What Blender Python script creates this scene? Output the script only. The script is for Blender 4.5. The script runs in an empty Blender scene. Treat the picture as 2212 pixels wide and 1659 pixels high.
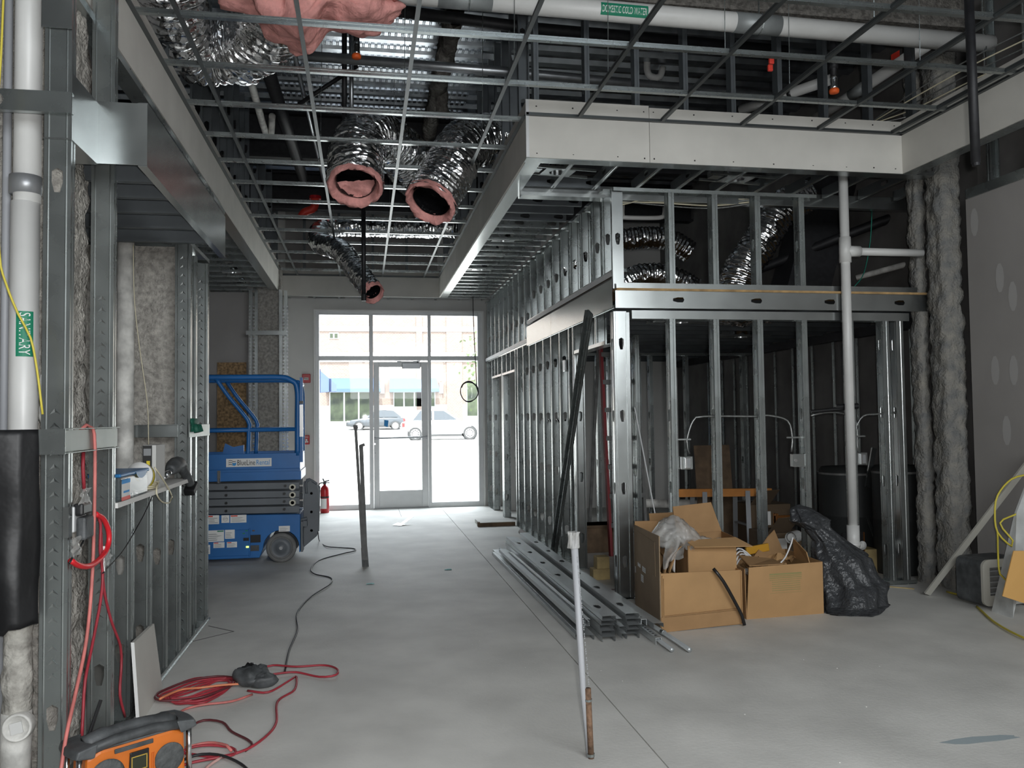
import bpy, math, random
from mathutils import Vector, Matrix, noise
random.seed(7)
V = Vector
S = bpy.context.scene
COL = S.collection
# ------------------------------------------------------------------ camera
FPX, CX, CY = 1789.0, 1106.0, 829.5
AX = V((0.984182, -0.005289, 0.177084))      # filled below from the vanishing point
def _basis():
    v0 = V(((785 - CX) / FPX, (905 - CY) / FPX, 1.0))
    d = V((1 / FPX, -0.0125 / FPX, 0))
    t = -v0.dot(v0) / v0.dot(d)
    wx = v0 + t * d
    if wx.x < 0: wx = -wx
    wx.normalize(); f = v0.normalized()
    wz = wx.cross(f)
    if wz.y > 0: wz = -wz
    return wx, f, wz
WX, WY, WZ = _basis()
EYE = V((0, 0, 1.5))
def ray(px, py):
    c = V(((px - CX) / FPX, (py - CY) / FPX, 1.0))
    return V((WX.dot(c), WY.dot(c), WZ.dot(c)))
def at(px, py, x=None, y=None, z=None):
    """A point of the room on the sight line through a pixel of the photograph, at a known x, y or height z."""
    r = ray(px, py)
    s = (z - EYE.z) / r.z if z is not None else (y / r.y if y is not None else x / r.x)
    return EYE + r * s
cam = bpy.data.cameras.new('camera'); camo = bpy.data.objects.new('camera', cam); COL.objects.link(camo)
cam.sensor_width = 36.0; cam.lens = FPX / 2212 * 36.0; cam.clip_start = 0.05; cam.clip_end = 400
def _cw(c): return V((WX.dot(c), WY.dot(c), WZ.dot(c)))
r_, u_, b_ = _cw(V((1, 0, 0))), _cw(V((0, -1, 0))), _cw(V((0, 0, -1)))
camo.matrix_world = Matrix(((r_.x, u_.x, b_.x, 0), (r_.y, u_.y, b_.y, 0), (r_.z, u_.z, b_.z, 1.5), (0, 0, 0, 1)))
S.camera = camo
# ------------------------------------------------------------------ world, sun, lights, exposure
w = bpy.data.worlds.new('sky'); S.world = w; w.use_nodes = True
bg = w.node_tree.nodes['Background']; bg.inputs['Color'].default_value = (0.86, 0.93, 1.0, 1); bg.inputs['Strength'].default_value = 10.0
sun = bpy.data.lights.new('sun', 'SUN'); sun.energy = 16; sun.angle = 0.02; sun.color = (1, .96, .9)
so = bpy.data.objects.new('sun', sun); COL.objects.link(so); so.rotation_euler = (math.radians(28), 0, math.radians(-14))
def area(name, loc, rot, sx, sy, e, col=(1, 1, 1)):
    l = bpy.data.lights.new(name, 'AREA'); l.shape = 'RECTANGLE'; l.size = sx; l.size_y = sy; l.energy = e; l.color = col
    o = bpy.data.objects.new(name, l); COL.objects.link(o); o.location = loc; o.rotation_euler = rot
    return o
# daylight from the shop windows behind the photographer
area('rear_window_light', (2.0, -2.4, 3.25), (math.radians(67), 0, math.radians(4)), 5.0, 2.2, 310, (.93, .97, 1))
# the camera's own flash
fl = bpy.data.lights.new('camera_flash', 'SPOT'); fl.energy = 230; fl.spot_size = math.radians(100); fl.spot_blend = .6; fl.shadow_soft_size = .03
fo = bpy.data.objects.new('camera_flash', fl); COL.objects.link(fo)
fo.matrix_world = camo.matrix_world.copy(); fo.location = (0.06, -0.05, 1.56)
# sky portal in the shop front
pl = area('shopfront_portal', (0.63, 14.3, 1.65), (math.radians(-90), 0, 0), 2.8, 3.3, 1); pl.data.cycles.is_portal = True
S.view_settings.view_transform = 'Standard'; S.view_settings.look = 'None'; S.view_settings.gamma = 1
S.view_settings.use_curve_mapping = False; S.view_settings.exposure = 0.0
c_ = S.cycles; c_.max_bounces = 8; c_.diffuse_bounces = 5; c_.glossy_bounces = 4; c_.transparent_max_bounces = 16; c_.transmission_bounces = 6
c_.caustics_reflective = False; c_.caustics_refractive = False; c_.sample_clamp_indirect = 6; c_.use_denoising = True
# ------------------------------------------------------------------ materials
MAT = {}
def mat(name, col, rough=.6, metal=0., var=.0, scale=6., bump=0., bscale=40., spec=.5, stretch=None, alpha=1., emit=None, col2=None, detail=4., trans=0.):
    m = bpy.data.materials.new(name); m.use_nodes = True; MAT[name] = m
    nt = m.node_tree; b = nt.nodes['Principled BSDF']
    b.inputs['Base Color'].default_value = (*col, 1); b.inputs['Roughness'].default_value = rough; b.inputs['Metallic'].default_value = metal
    b.inputs['Specular IOR Level'].default_value = spec; b.inputs['Alpha'].default_value = alpha; b.inputs['Transmission Weight'].default_value = trans
    if emit: b.inputs['Emission Color'].default_value = (*emit[0], 1); b.inputs['Emission Strength'].default_value = emit[1]
    if var or bump or col2:
        tc = nt.nodes.new('ShaderNodeTexCoord'); mp = nt.nodes.new('ShaderNodeMapping'); nt.links.new(tc.outputs['Object'], mp.inputs['Vector'])
        if stretch: mp.inputs['Scale'].default_value = stretch
    if var or col2:
        n = nt.nodes.new('ShaderNodeTexNoise'); n.inputs['Scale'].default_value = scale; n.inputs['Detail'].default_value = detail
        nt.links.new(mp.outputs['Vector'], n.inputs['Vector'])
        cr = nt.nodes.new('ShaderNodeValToRGB'); cr.color_ramp.elements[0].position = .35; cr.color_ramp.elements[1].position = .68
        lo = tuple(max(0, c * (1 - var)) for c in col); hi = col2 or tuple(min(1, c * (1 + var)) for c in col)
        cr.color_ramp.elements[0].color = (*lo, 1); cr.color_ramp.elements[1].color = (*hi, 1)
        nt.links.new(n.outputs['Fac'], cr.inputs['Fac']); nt.links.new(cr.outputs['Color'], b.inputs['Base Color'])
        if metal > .5:
            mr = nt.nodes.new('ShaderNodeMapRange'); mr.inputs['To Min'].default_value = rough * .8; mr.inputs['To Max'].default_value = min(1, rough * 1.25)
            nt.links.new(n.outputs['Fac'], mr.inputs['Value']); nt.links.new(mr.outputs['Result'], b.inputs['Roughness'])
    if bump:
        n2 = nt.nodes.new('ShaderNodeTexNoise'); n2.inputs['Scale'].default_value = bscale; n2.inputs['Detail'].default_value = 3
        nt.links.new(mp.outputs['Vector'], n2.inputs['Vector'])
        bp = nt.nodes.new('ShaderNodeBump'); bp.inputs['Strength'].default_value = bump; bp.inputs['Distance'].default_value = .02
        nt.links.new(n2.outputs['Fac'], bp.inputs['Height']); nt.links.new(bp.outputs['Normal'], b.inputs['Normal'])
    return m
galv = mat('galvanised_steel', (.385, .415, .41), .27, .9, .07, 5)
loosem = mat('new_galvanised', (.60, .63, .635), .36, .62, .06, 5)
galvb = mat('bright_galvanised_sheet', (.47, .495, .49), .23, .93, .08, 4)
iron = mat('black_iron', (.014, .014, .016), .55, .2, .3, 20)
steelpipe = mat('steel_pipe', (.42, .44, .46), .32, .9, .1, 12)
drywall = mat('drywall', (.62, .605, .56), .85, 0, .05, 3, .03, 120)
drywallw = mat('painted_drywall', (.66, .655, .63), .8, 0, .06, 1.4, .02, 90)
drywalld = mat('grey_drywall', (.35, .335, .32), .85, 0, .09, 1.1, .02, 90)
core = mat('gypsum_core', (.82, .81, .78), .9)
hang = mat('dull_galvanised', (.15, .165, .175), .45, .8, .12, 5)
concrete = mat('concrete', (.69, .685, .65), .62, 0, .13, 1.7, .08, 55, .35, detail=9.)
concdark = mat('joint_shadow_filler', (.16, .155, .15), .9)
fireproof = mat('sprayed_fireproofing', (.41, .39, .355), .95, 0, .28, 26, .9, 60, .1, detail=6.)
fireproofd = mat('dark_fireproofing', (.17, .16, .145), .95, 0, .35, 26, .9, 60, .1, detail=6.)  # darker tone of the sprayed fireproofing, for roof beams and joist
fireproofb = mat('blue_grey_fireproofing', (.27, .275, .27), .95, 0, .3, 9, .9, 50, .1, col2=(.31, .295, .26), detail=7.)
block = mat('grey_block', (.15, .145, .14), .9, 0, .2, 2.5, .1, 50, .2)
pvc = mat('white_pvc', (.68, .68, .66), .38, 0, .05, 5)
pvcdirty = mat('dusty_white_pvc', (.72, .71, .67), .6, 0, .3, 9, .2, 30)
crust = mat('crusty_mortar', (.42, .40, .36), .95, 0, .3, 14, .9, 25, col2=(.66, .64, .58))
greyband = mat('grey_tape', (.30, .32, .32), .45, .3, .1, 9)
greypvc = mat('grey_conduit', (.33, .34, .36), .5)
alum = mat('white_aluminium', (.62, .63, .63), .42, .15, .03, 8)
alumd = mat('grey_aluminium', (.33, .34, .35), .4, .5)
chrome = mat('bright_steel', (.78, .79, .8), .18, 1.)
black = mat('black_plastic', (.014, .014, .015), .35, 0, .2, 9)
blacksheet = mat('black_sheeting', (.006, .006, .007), .5, 0, .3, 4, .3, 9)
rubber = mat('grey_rubber', (.17, .17, .165), .75, 0, .2, 12)
dgrey = mat('dark_grey_plastic', (.07, .075, .078), .55, 0, .4, 12, .1, 60)
orange = mat('orange_plastic', (.64, .165, .02), .45, 0, .12, 7)
redcord = mat('red_cord', (.37, .035, .05), .5, 0, .2, 7)
pinkcord = mat('faded_red_cord', (.62, .19, .17), .6, 0, .25, 9)
darkcord = mat('dark_red_cord', (.12, .025, .03), .5)
blackcord = mat('black_cord', (.02, .02, .022), .5)
yellowcord = mat('yellow_cord', (.60, .50, .06), .5)
creamwire = mat('cream_wire', (.72, .66, .48), .5)
whitewire = mat('white_wire', (.8, .8, .8), .4)
mcable = mat('armoured_cable', (.36, .37, .36), .35, .8, .2, 60)
bluepaint = mat('blue_enamel', (.018, .145, .42), .38, 0, .12, 3)
liftgrey = mat('grey_enamel', (.135, .15, .165), .5, 0, .1, 4)
white = mat('white_print', (.82, .82, .80), .6)
inkblack = mat('black_print', (.02, .02, .02), .6)
inkblue = mat('blue_print', (.03, .30, .70), .6)
green = mat('green_label', (.01, .22, .12), .55)
red = mat('red_enamel', (.45, .015, .02), .3)
redtape = mat('red_tape', (.72, .05, .03), .5)
orangecap = mat('orange_cap', (.85, .13, .02), .5)
pink = mat('pink_insulation', (.74, .35, .32), .95, 0, .25, 9, .6, 30, .1)
card = mat('cardboard', (.47, .285, .135), .85, 0, .07, 4, .03, 80, .2)
cardin = mat('darker_cardboard', (.39, .235, .115), .88, 0, .1, 5, .03, 80, .2)  # cardboard in a darker tone, for backs, some sides, flaps and scraps
cardd = mat('grey_brown_cardboard', (.31, .225, .14), .9, 0, .1, 5)
greenink = mat('faint_green_print', (.30, .27, .11), .85)
wood = mat('pine', (.52, .27, .10), .7, 0, .25, 8, .05, 40, stretch=(1, 8, 8))
woodd = mat('dark_plank', (.13, .085, .05), .8, 0, .3, 8)
woody = mat('yellow_pine', (.42, .32, .15), .8, 0, .2, 8)
ply = mat('plywood', (.42, .27, .12), .8, 0, .3, 14)
osb = mat('strand_board', (.33, .215, .11), .85, 0, .45, 26, .1, 40, detail=2.)
lumber = mat('orange_timber', (.55, .22, .05), .7, 0, .2, 5)
rust = mat('rusty_steel', (.20, .12, .075), .85, .2, .4, 30, .3, 60)
marble = mat('dusty_offcut', (.58, .60, .60), .8, 0, .2, 6, .05, 40)
amber = mat('copper', (.50, .20, .06), .35, .9)
teal = mat('teal_tape', (.10, .45, .46), .5)
beige = mat('beige_enamel', (.46, .45, .40), .5)
glovegreen = mat('green_rubber', (.012, .11, .07), .6)
asphalt = mat('pale_paving', (.52, .51, .49), .9, 0, .06, .5)
leaf = mat('leaf_green', (.05, .075, .025), .7)
grassm = mat('lawn_green', (.045, .09, .02), .9)
stonew = mat('cream_stone', (.40, .38, .35), .9)
awn = mat('blue_canvas', (.036, .067, .125), .8)
awnd = mat('navy_canvas', (.016, .028, .08), .8)
carw = mat('white_car_paint', (.82, .83, .84), .2)
cargrey = mat('dark_car_paint', (.045, .05, .055), .22, .3)
carglass = mat('car_glass', (.03, .035, .04), .06)
rimm = mat('alloy_rim', (.7, .7, .7), .35, .8)
tyre = mat('tyre_rubber', (.03, .03, .03), .8)
lampred = mat('red_lens', (.5, .02, .02), .2)
ledg = mat('lit_indicator', (.5, .8, .1), .4, emit=((.75, .95, .15), 2.5))
shopglass = mat('shop_glass', (.022, .03, .022), .35, 0, .5, .9, spec=.2, col2=(.065, .08, .045))
liner = mat('black_liner', (.008, .008, .009), .25, 0, .4, 10, .5, 40)
def foil_mat(name, bscale, strength, rough):
    m = bpy.data.materials.new(name); m.use_nodes = True; nt = m.node_tree; b = nt.nodes['Principled BSDF']
    b.inputs['Base Color'].default_value = (.86, .86, .87, 1); b.inputs['Metallic'].default_value = 1; b.inputs['Roughness'].default_value = rough
    tc = nt.nodes.new('ShaderNodeTexCoord'); n = nt.nodes.new('ShaderNodeTexNoise'); n.inputs['Scale'].default_value = bscale; n.inputs['Detail'].default_value = 2.5
    vo = nt.nodes.new('ShaderNodeTexVoronoi'); vo.inputs['Scale'].default_value = bscale * 1.3
    nt.links.new(tc.outputs['Object'], n.inputs['Vector']); nt.links.new(n.outputs['Color'], vo.inputs['Vector']) if False else nt.links.new(tc.outputs['Object'], vo.inputs['Vector'])
    ad = nt.nodes.new('ShaderNodeMath'); ad.operation = 'ADD'; nt.links.new(n.outputs['Fac'], ad.inputs[0]); nt.links.new(vo.outputs['Distance'], ad.inputs[1])
    bp = nt.nodes.new('ShaderNodeBump'); bp.inputs['Strength'].default_value = strength; bp.inputs['Distance'].default_value = .03
    nt.links.new(ad.outputs[0], bp.inputs['Height']); nt.links.new(bp.outputs['Normal'], b.inputs['Normal'])
    return m
foil = foil_mat('crinkled_foil', 13, .45, .15)
def glass_mat(name, tint, refl):
    m = bpy.data.materials.new(name); m.use_nodes = True; nt = m.node_tree; nt.nodes.clear()
    o = nt.nodes.new('ShaderNodeOutputMaterial'); t = nt.nodes.new('ShaderNodeBsdfTransparent'); t.inputs['Color'].default_value = (*tint, 1)
    g = nt.nodes.new('ShaderNodeBsdfGlossy'); g.inputs['Roughness'].default_value = .02
    f = nt.nodes.new('ShaderNodeFresnel'); f.inputs['IOR'].default_value = 1.45
    mx = nt.nodes.new('ShaderNodeMixShader'); nt.links.new(f.outputs[0], mx.inputs[0]); nt.links.new(t.outputs[0], mx.inputs[1]); nt.links.new(g.outputs[0], mx.inputs[2])
    nt.links.new(mx.outputs[0], o.inputs['Surface'])
    return m
glass = glass_mat('window_glass', (.95, .97, .96), .1)
def film_mat(name, tint, opac, rough):
    m = bpy.data.materials.new(name); m.use_nodes = True; nt = m.node_tree; b = nt.nodes['Principled BSDF']
    b.inputs['Base Color'].default_value = (*tint, 1); b.inputs['Roughness'].default_value = rough; b.inputs['Alpha'].default_value = opac
    return m
film = film_mat('clear_polythene', (.62, .62, .60), .46, .13)
clearbox = film_mat('clear_plastic', (.10, .12, .125), .6, .2)
def brick_mat():
    m = bpy.data.materials.new('pale_brickwork'); m.use_nodes = True; nt = m.node_tree; b = nt.nodes['Principled BSDF']; b.inputs['Roughness'].default_value = .9
    tc = nt.nodes.new('ShaderNodeTexCoord'); mp = nt.nodes.new('ShaderNodeMapping'); mp.inputs['Rotation'].default_value = (math.radians(90), 0, 0)
    br = nt.nodes.new('ShaderNodeTexBrick'); br.inputs['Scale'].default_value = 2.2; br.inputs['Color1'].default_value = (.125, .088, .072, 1); br.inputs['Color2'].default_value = (.145, .107, .088, 1); br.inputs['Mortar'].default_value = (.17, .155, .14, 1)
    nt.links.new(tc.outputs['Object'], mp.inputs[0]); nt.links.new(mp.outputs[0], br.inputs['Vector']); nt.links.new(br.outputs['Color'], b.inputs['Base Color'])
    return m
brick = brick_mat()
def deck_mat():
    m = mat('metal_deck', (.48, .52, .56), .24, .95, .18, 9)
    nt = m.node_tree; b = nt.nodes['Principled BSDF']
    return m
deckm = deck_mat()
# ------------------------------------------------------------------ mesh helpers
class MB:
    def __init__(s): s.v = []; s.f = []
    def add(s, vs, fs):
        b = len(s.v); s.v += [V(q) for q in vs]; s.f += [tuple(b + i for i in f) for f in fs]; return s
    def box(s, x0, x1, y0, y1, z0, z1):
        return s.add([(x, y, z) for z in (z0, z1) for x, y in ((x0, y0), (x1, y0), (x1, y1), (x0, y1))],
                     [(0, 3, 2, 1), (4, 5, 6, 7), (0, 1, 5, 4), (1, 2, 6, 5), (2, 3, 7, 6), (3, 0, 4, 7)])
    def obox(s, M, x0, x1, y0, y1, z0, z1):
        n = len(s.v); s.box(x0, x1, y0, y1, z0, z1)
        for i in range(n, len(s.v)): s.v[i] = M @ s.v[i]
        return s
    def bar(s, a, b, w, h, up=(0, 0, 1)):
        a, b = V(a), V(b); M = frame(a, b - a, up); L = (b - a).length
        return s.obox(M, -w / 2, w / 2, -h / 2, h / 2, 0, L)
    def tube(s, pts, r, n=8, cap=True, closed=False, rf=None):
        pts = [V(p) for p in pts]; N = len(pts); base = len(s.v); up = None
        for i, p in enumerate(pts):
            if closed: t = pts[(i + 1) % N] - pts[i - 1]
            else: t = pts[min(i + 1, N - 1)] - pts[max(i - 1, 0)]
            if t.length < 1e-9: t = V((0, 0, 1))
            t.normalize()
            if up is None: up = V((0, 0, 1)) if abs(t.z) < .9 else V((1, 0, 0))
            up = (up - t * up.dot(t))
            if up.length < 1e-6: up = t.orthogonal()
            up.normalize(); sd = t.cross(up)
            for k in range(n):
                a = 2 * math.pi * k / n; d = up * math.cos(a) + sd * math.sin(a)
                s.v.append(p + d * (rf(i, a, p + d * r) if rf else r))
        M = N if closed else N - 1
        for i in range(M):
            for k in range(n):
                a0 = base + i * n; b0 = base + ((i + 1) % N) * n
                s.f.append((a0 + k, a0 + (k + 1) % n, b0 + (k + 1) % n, b0 + k))
        if cap and not closed:
            s.f.append(tuple(base + k for k in range(n))[::-1]); s.f.append(tuple(base + (N - 1) * n + k for k in range(n)))
        return s
    def cyl(s, a, b, r, n=16, cap=True): return s.tube([a, b], r, n, cap)
    def lathe(s, prof, M=None, n=20, cap=True):
        M = M or Matrix(); base = len(s.v)
        for r, z in prof:
            for k in range(n):
                a = 2 * math.pi * k / n; s.v.append(M @ V((r * math.cos(a), r * math.sin(a), z)))
        for i in range(len(prof) - 1):
            for k in range(n):
                a0 = base + i * n; s.f.append((a0 + k, a0 + (k + 1) % n, a0 + n + (k + 1) % n, a0 + n + k))
        if cap:
            s.f.append(tuple(base + k for k in range(n))[::-1]); s.f.append(tuple(base + (len(prof) - 1) * n + k for k in range(n)))
        return s
    def prism(s, poly, M, d):
        n = len(poly); base = len(s.v)
        for h in (0, d): s.v += [M @ V((x, y, h)) for x, y in poly]
        s.f.append(tuple(base + i for i in range(n))[::-1]); s.f.append(tuple(base + n + i for i in range(n)))
        for i in range(n): s.f.append((base + i, base + (i + 1) % n, base + n + (i + 1) % n, base + n + i))
        return s
    def quad(s, *q): return s.add(q, [tuple(range(len(q)))])
    def grid(s, fn, nu, nv):
        b = len(s.v)
        for j in range(nv + 1):
            for i in range(nu + 1): s.v.append(V(fn(i / nu, j / nv)))
        for j in range(nv):
            for i in range(nu):
                a = b + j * (nu + 1) + i; s.f.append((a, a + 1, a + nu + 2, a + nu + 1))
        return s
def frame(o, z, up=(0, 0, 1)):
    """A frame at O whose z axis runs along Z and whose y axis is as near UP as it can be."""
    z = V(z).normalized(); y = V(up); y = y - z * y.dot(z)
    if y.length < 1e-5: y = z.orthogonal()
    y.normalize(); x = y.cross(z)
    return Matrix(((x.x, y.x, z.x, o[0]), (x.y, y.y, z.y, o[1]), (x.z, y.z, z.z, o[2]), (0, 0, 0, 1)))
WM = {}
def put(o, M, parent):
    COL.objects.link(o)
    if parent is not None:
        o.parent = parent; o.matrix_parent_inverse = WM[parent.name].inverted()
    o.matrix_basis = M; WM[o.name] = M
    return o
def build(name, mb, m, parent=None, smooth=False, bevel=0, thick=0):
    xs = [v.x for v in mb.v]; ys = [v.y for v in mb.v]; zs = [v.z for v in mb.v]
    c = V(((min(xs) + max(xs)) / 2, (min(ys) + max(ys)) / 2, min(zs)))
    me = bpy.data.meshes.new(name); me.from_pydata([v - c for v in mb.v], [], mb.f); me.update()
    me.materials.append(m)
    if smooth: me.polygons.foreach_set('use_smooth', [True] * len(me.polygons))
    o = bpy.data.objects.new(name, me); put(o, Matrix.Translation(c), parent)
    if thick:
        md = o.modifiers.new('thick', 'SOLIDIFY'); md.thickness = thick; md.offset = 0
    if bevel:
        md = o.modifiers.new('edge', 'BEVEL'); md.width = bevel; md.segments = 2; md.limit_method = 'ANGLE'
    return o
def tag(o, label, cat, group=None):
    o['label'] = label; o['category'] = cat
    if group: o['group'] = group
    return o
def thing(name, label, cat, loc, group=None):
    o = bpy.data.objects.new(name, None); o.empty_display_size = .1
    put(o, Matrix.Translation(V(loc)), None)
    return tag(o, label, cat, group)
def struct(o): o['kind'] = 'structure'; return o
def stuff(o): o['kind'] = 'stuff'; return o
def one(name, mb, m, label, cat, group=None, **k): return tag(build(name, mb, m, None, **k), label, cat, group)
# ---- folded steel members (studs, tracks, joists): shared meshes
MEM = {}
def member_mesh(name, L, wd, fl, lip, holes, m):
    key = (name, round(L, 3), wd, fl, lip, holes, m.name)
    if key in MEM: return MEM[key]
    b = MB(); h = wd / 2; z = 0.
    for hz in sorted(holes):
        hh, hw = .05, .021
        if wd < .07: hw = .016
        R = .07
        if hz - R < z or hz + R > L: continue
        b.quad((-h, 0, z), (h, 0, z), (h, 0, hz - R), (-h, 0, hz - R))
        o = [(h, -R), (h, 0), (h, R), (0, R), (-h, R), (-h, 0), (-h, -R), (0, -R)]
        q = [(.5 * hw, -hh), (hw, -.2 * hh), (hw, .75 * hh), (0, hh), (-hw, .75 * hh), (-hw, -.2 * hh), (-.5 * hw, -hh), (0, -hh)]
        b.add([(x, 0, hz + y) for x, y in o] + [(x, 0, hz + y) for x, y in q], [(i, (i + 1) % 8, 8 + (i + 1) % 8, 8 + i) for i in range(8)])
        z = hz + R
    b.quad((-h, 0, z), (h, 0, z), (h, 0, L), (-h, 0, L))
    for sg in (-1, 1):
        x = sg * h
        if fl > .03 and lip:       # rolled flange with a shallow groove down the middle
            ys = [(0, 0), (.36, 0), (.42, -.0025), (.58, -.0025), (.64, 0), (1, 0)]
            for (a, da), (c, dc) in zip(ys, ys[1:]): b.quad((x + sg * da, a * fl, 0), (x + sg * dc, c * fl, 0), (x + sg * dc, c * fl, L), (x + sg * da, a * fl, L))
        else: b.quad((x, 0, 0), (x, fl, 0), (x, fl, L), (x, 0, L))
        if lip: b.quad((x, fl, 0), (x - sg * lip, fl, 0), (x - sg * lip, fl, L), (x, fl, L))
    if wd > .095 and lip and wd < .13:      # stiffening ribs pressed into the web
        for x in (-.33 * wd, .33 * wd): b.quad((x - .004, 0, 0), (x, -.003, 0), (x, -.003, L), (x - .004, 0, L)); b.quad((x, -.003, 0), (x + .004, 0, 0), (x + .004, 0, L), (x, -.003, L))
    me = bpy.data.meshes.new(name); me.from_pydata(b.v, [], b.f); me.update(); me.materials.append(m)
    MEM[key] = me
    return me
def member(name, p0, p1, face, wd, fl, parent, holes=(), lip=.009, m=None):
    """A C-shaped steel member from p0 to p1: web WD wide, flanges FL deep pointing along FACE."""
    p0, p1 = V(p0), V(p1); d = p1 - p0
    me = member_mesh(name, d.length, wd, fl, lip, tuple(holes), m or galv)
    o = bpy.data.objects.new(name, me)
    return put(o, frame(p0, d, face), parent)
KO = (.3, .9, 1.5, 2.1)
def spline(pts, step):
    pts = [V(p) for p in pts]; P = [pts[0] * 2 - pts[1]] + pts + [pts[-1] * 2 - pts[-2]]; out = []
    for i in range(1, len(P) - 2):
        a, b, c, d = P[i - 1], P[i], P[i + 1], P[i + 2]; n = max(1, int((c - b).length / step))
        for k in range(n):
            t = k / n; out.append(.5 * ((2 * b) + (c - a) * t + (2 * a - 5 * b + 4 * c - d) * t * t + (3 * b - a - 3 * c + d) * t ** 3))
    return out + [pts[-1]]
def cord(name, pts, r, m, parent=None, step=.04, n=6): return build(name, MB().tube(spline(pts, step), r, n), m, parent, smooth=True)
def text(body, wdt, hgt, M, m, parent, name='lettering', bend=None):
    cu = bpy.data.curves.new('t', 'FONT'); cu.body = body; cu.align_x = 'CENTER'; cu.align_y = 'CENTER'
    cu.resolution_u = 3; cu.extrude = .0
    t = bpy.data.objects.new('t', cu); me = bpy.data.meshes.new_from_object(t)
    bpy.data.objects.remove(t); bpy.data.curves.remove(cu)
    xs = [v.co.x for v in me.vertices]; ys = [v.co.y for v in me.vertices]
    x0, x1, y0, y1 = min(xs), max(xs), min(ys), max(ys)
    mb = MB()
    for v in me.vertices:
        q = V(((v.co.x - (x0 + x1) / 2) / (x1 - x0) * wdt, (v.co.y - (y0 + y1) / 2) / (y1 - y0) * hgt, 0))
        mb.v.append(M @ (bend(q) if bend else q))
    mb.f = [tuple(p.vertices) for p in me.polygons]
    bpy.data.meshes.remove(me)
    return build(name, mb, m, parent)
def nz(p, s=1.0, o=0.): return noise.noise(V((p[0] * s + o, p[1] * s - o, p[2] * s + 3.1 * o)))
def fbm(p, s, o=0.): return nz(p, s, o) + .5 * nz(p, 2.1 * s, o + 5) + .25 * nz(p, 4.3 * s, o + 9)
def rough_column(cx, cy, rx, ry, z0, z1, amp, n=56, dz=.035, e=5., seed=0.):
    b = MB(); N = int((z1 - z0) / dz)
    def fn(u, v):
        a = 2 * math.pi * u; c, s_ = math.cos(a), math.sin(a); k = (abs(c) ** e + abs(s_) ** e) ** (-1 / e)
        z = z0 + v * (z1 - z0); q = (c * k * rx, s_ * k * ry, z); d = amp * .75 * fbm(q, 9, seed) + amp * .5 * nz(q, 31, seed)
        return (cx + c * k * (rx + d), cy + s_ * k * (ry + d), z)
    b.grid(fn, n, N); return b
# ================================================================== THE SETTING
FY = 14.03
# floor: poured slabs with saw-cut joints between them
fl_ = struct(build('floor', MB().box(-7, 9, -4, 14.2, -.2, -.012), concdark))
J1, J2 = 1.27, .565
for x0, x1, y0, y1 in ((-7, J1 - .003, -4, 14.2), (J1 + .003, 9, -4, 14.2)):
    build('slab', MB().box(x0, x1, y0, y1, -.012, 0), concrete, fl_)
build('saw_cut', MB().box(J2 - .003, J2 + .003, 12.85, 14.0, 0, .0006), concdark, fl_)
# storefront wall
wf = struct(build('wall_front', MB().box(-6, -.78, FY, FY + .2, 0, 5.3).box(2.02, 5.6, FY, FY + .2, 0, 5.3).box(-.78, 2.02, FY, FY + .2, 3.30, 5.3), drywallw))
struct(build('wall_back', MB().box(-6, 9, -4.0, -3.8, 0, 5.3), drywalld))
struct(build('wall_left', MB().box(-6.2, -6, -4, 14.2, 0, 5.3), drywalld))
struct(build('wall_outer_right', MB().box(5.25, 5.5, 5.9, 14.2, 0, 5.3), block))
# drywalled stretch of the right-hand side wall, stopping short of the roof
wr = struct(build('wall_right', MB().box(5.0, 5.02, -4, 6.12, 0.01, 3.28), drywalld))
build('backing', MB().box(5.12, 5.4, -4, 6.12, 0, 5.3), block, wr)
build('head_channel', MB().box(4.985, 5.05, -4, 6.1, 3.28, 3.36), galv, wr)
for k in range(9): member('stud', (5.07, 5.9 - k * .41, 0), (5.07, 5.9 - k * .41, 4.9), (0, -1, 0), .09, .04, wr)
for k, (a, b_) in enumerate(((2105, 480), (2160, 600), (2188, 640), (2150, 800), (2190, 800), (2175, 930))):
    q = at(a, b_, x=5.0); build('joint_compound', MB().add([(4.9985, q.y + .045 * math.cos(t * math.pi / 5), q.z + .12 * math.sin(t * math.pi / 5)) for t in range(10)], [tuple(range(10))]), MAT.get('filler_grey') or mat('filler_grey', (.43, .42, .41), .9), wr)
# roof deck with corrugations across the room, and its beams
b = MB(); y = 3.0; k = 0
zd = 5.2
def deckstrip(y0, y1, z0, z1): b.quad((-6, y0, z0), (5.5, y0, z0), (5.5, y1, z1), (-6, y1, z1))
y = -4.
while y < 14.2:
    deckstrip(y, y + .10, zd, zd); deckstrip(y + .10, y + .13, zd, zd + .045); deckstrip(y + .13, y + .25, zd + .045, zd + .045); deckstrip(y + .25, y + .28, zd + .045, zd); y += .28
ce = struct(build('ceiling', b, deckm))
build('roof_cover', MB().box(-6.2, 5.6, -4, 14.3, 5.3, 5.4), concdark, ce)
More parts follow.
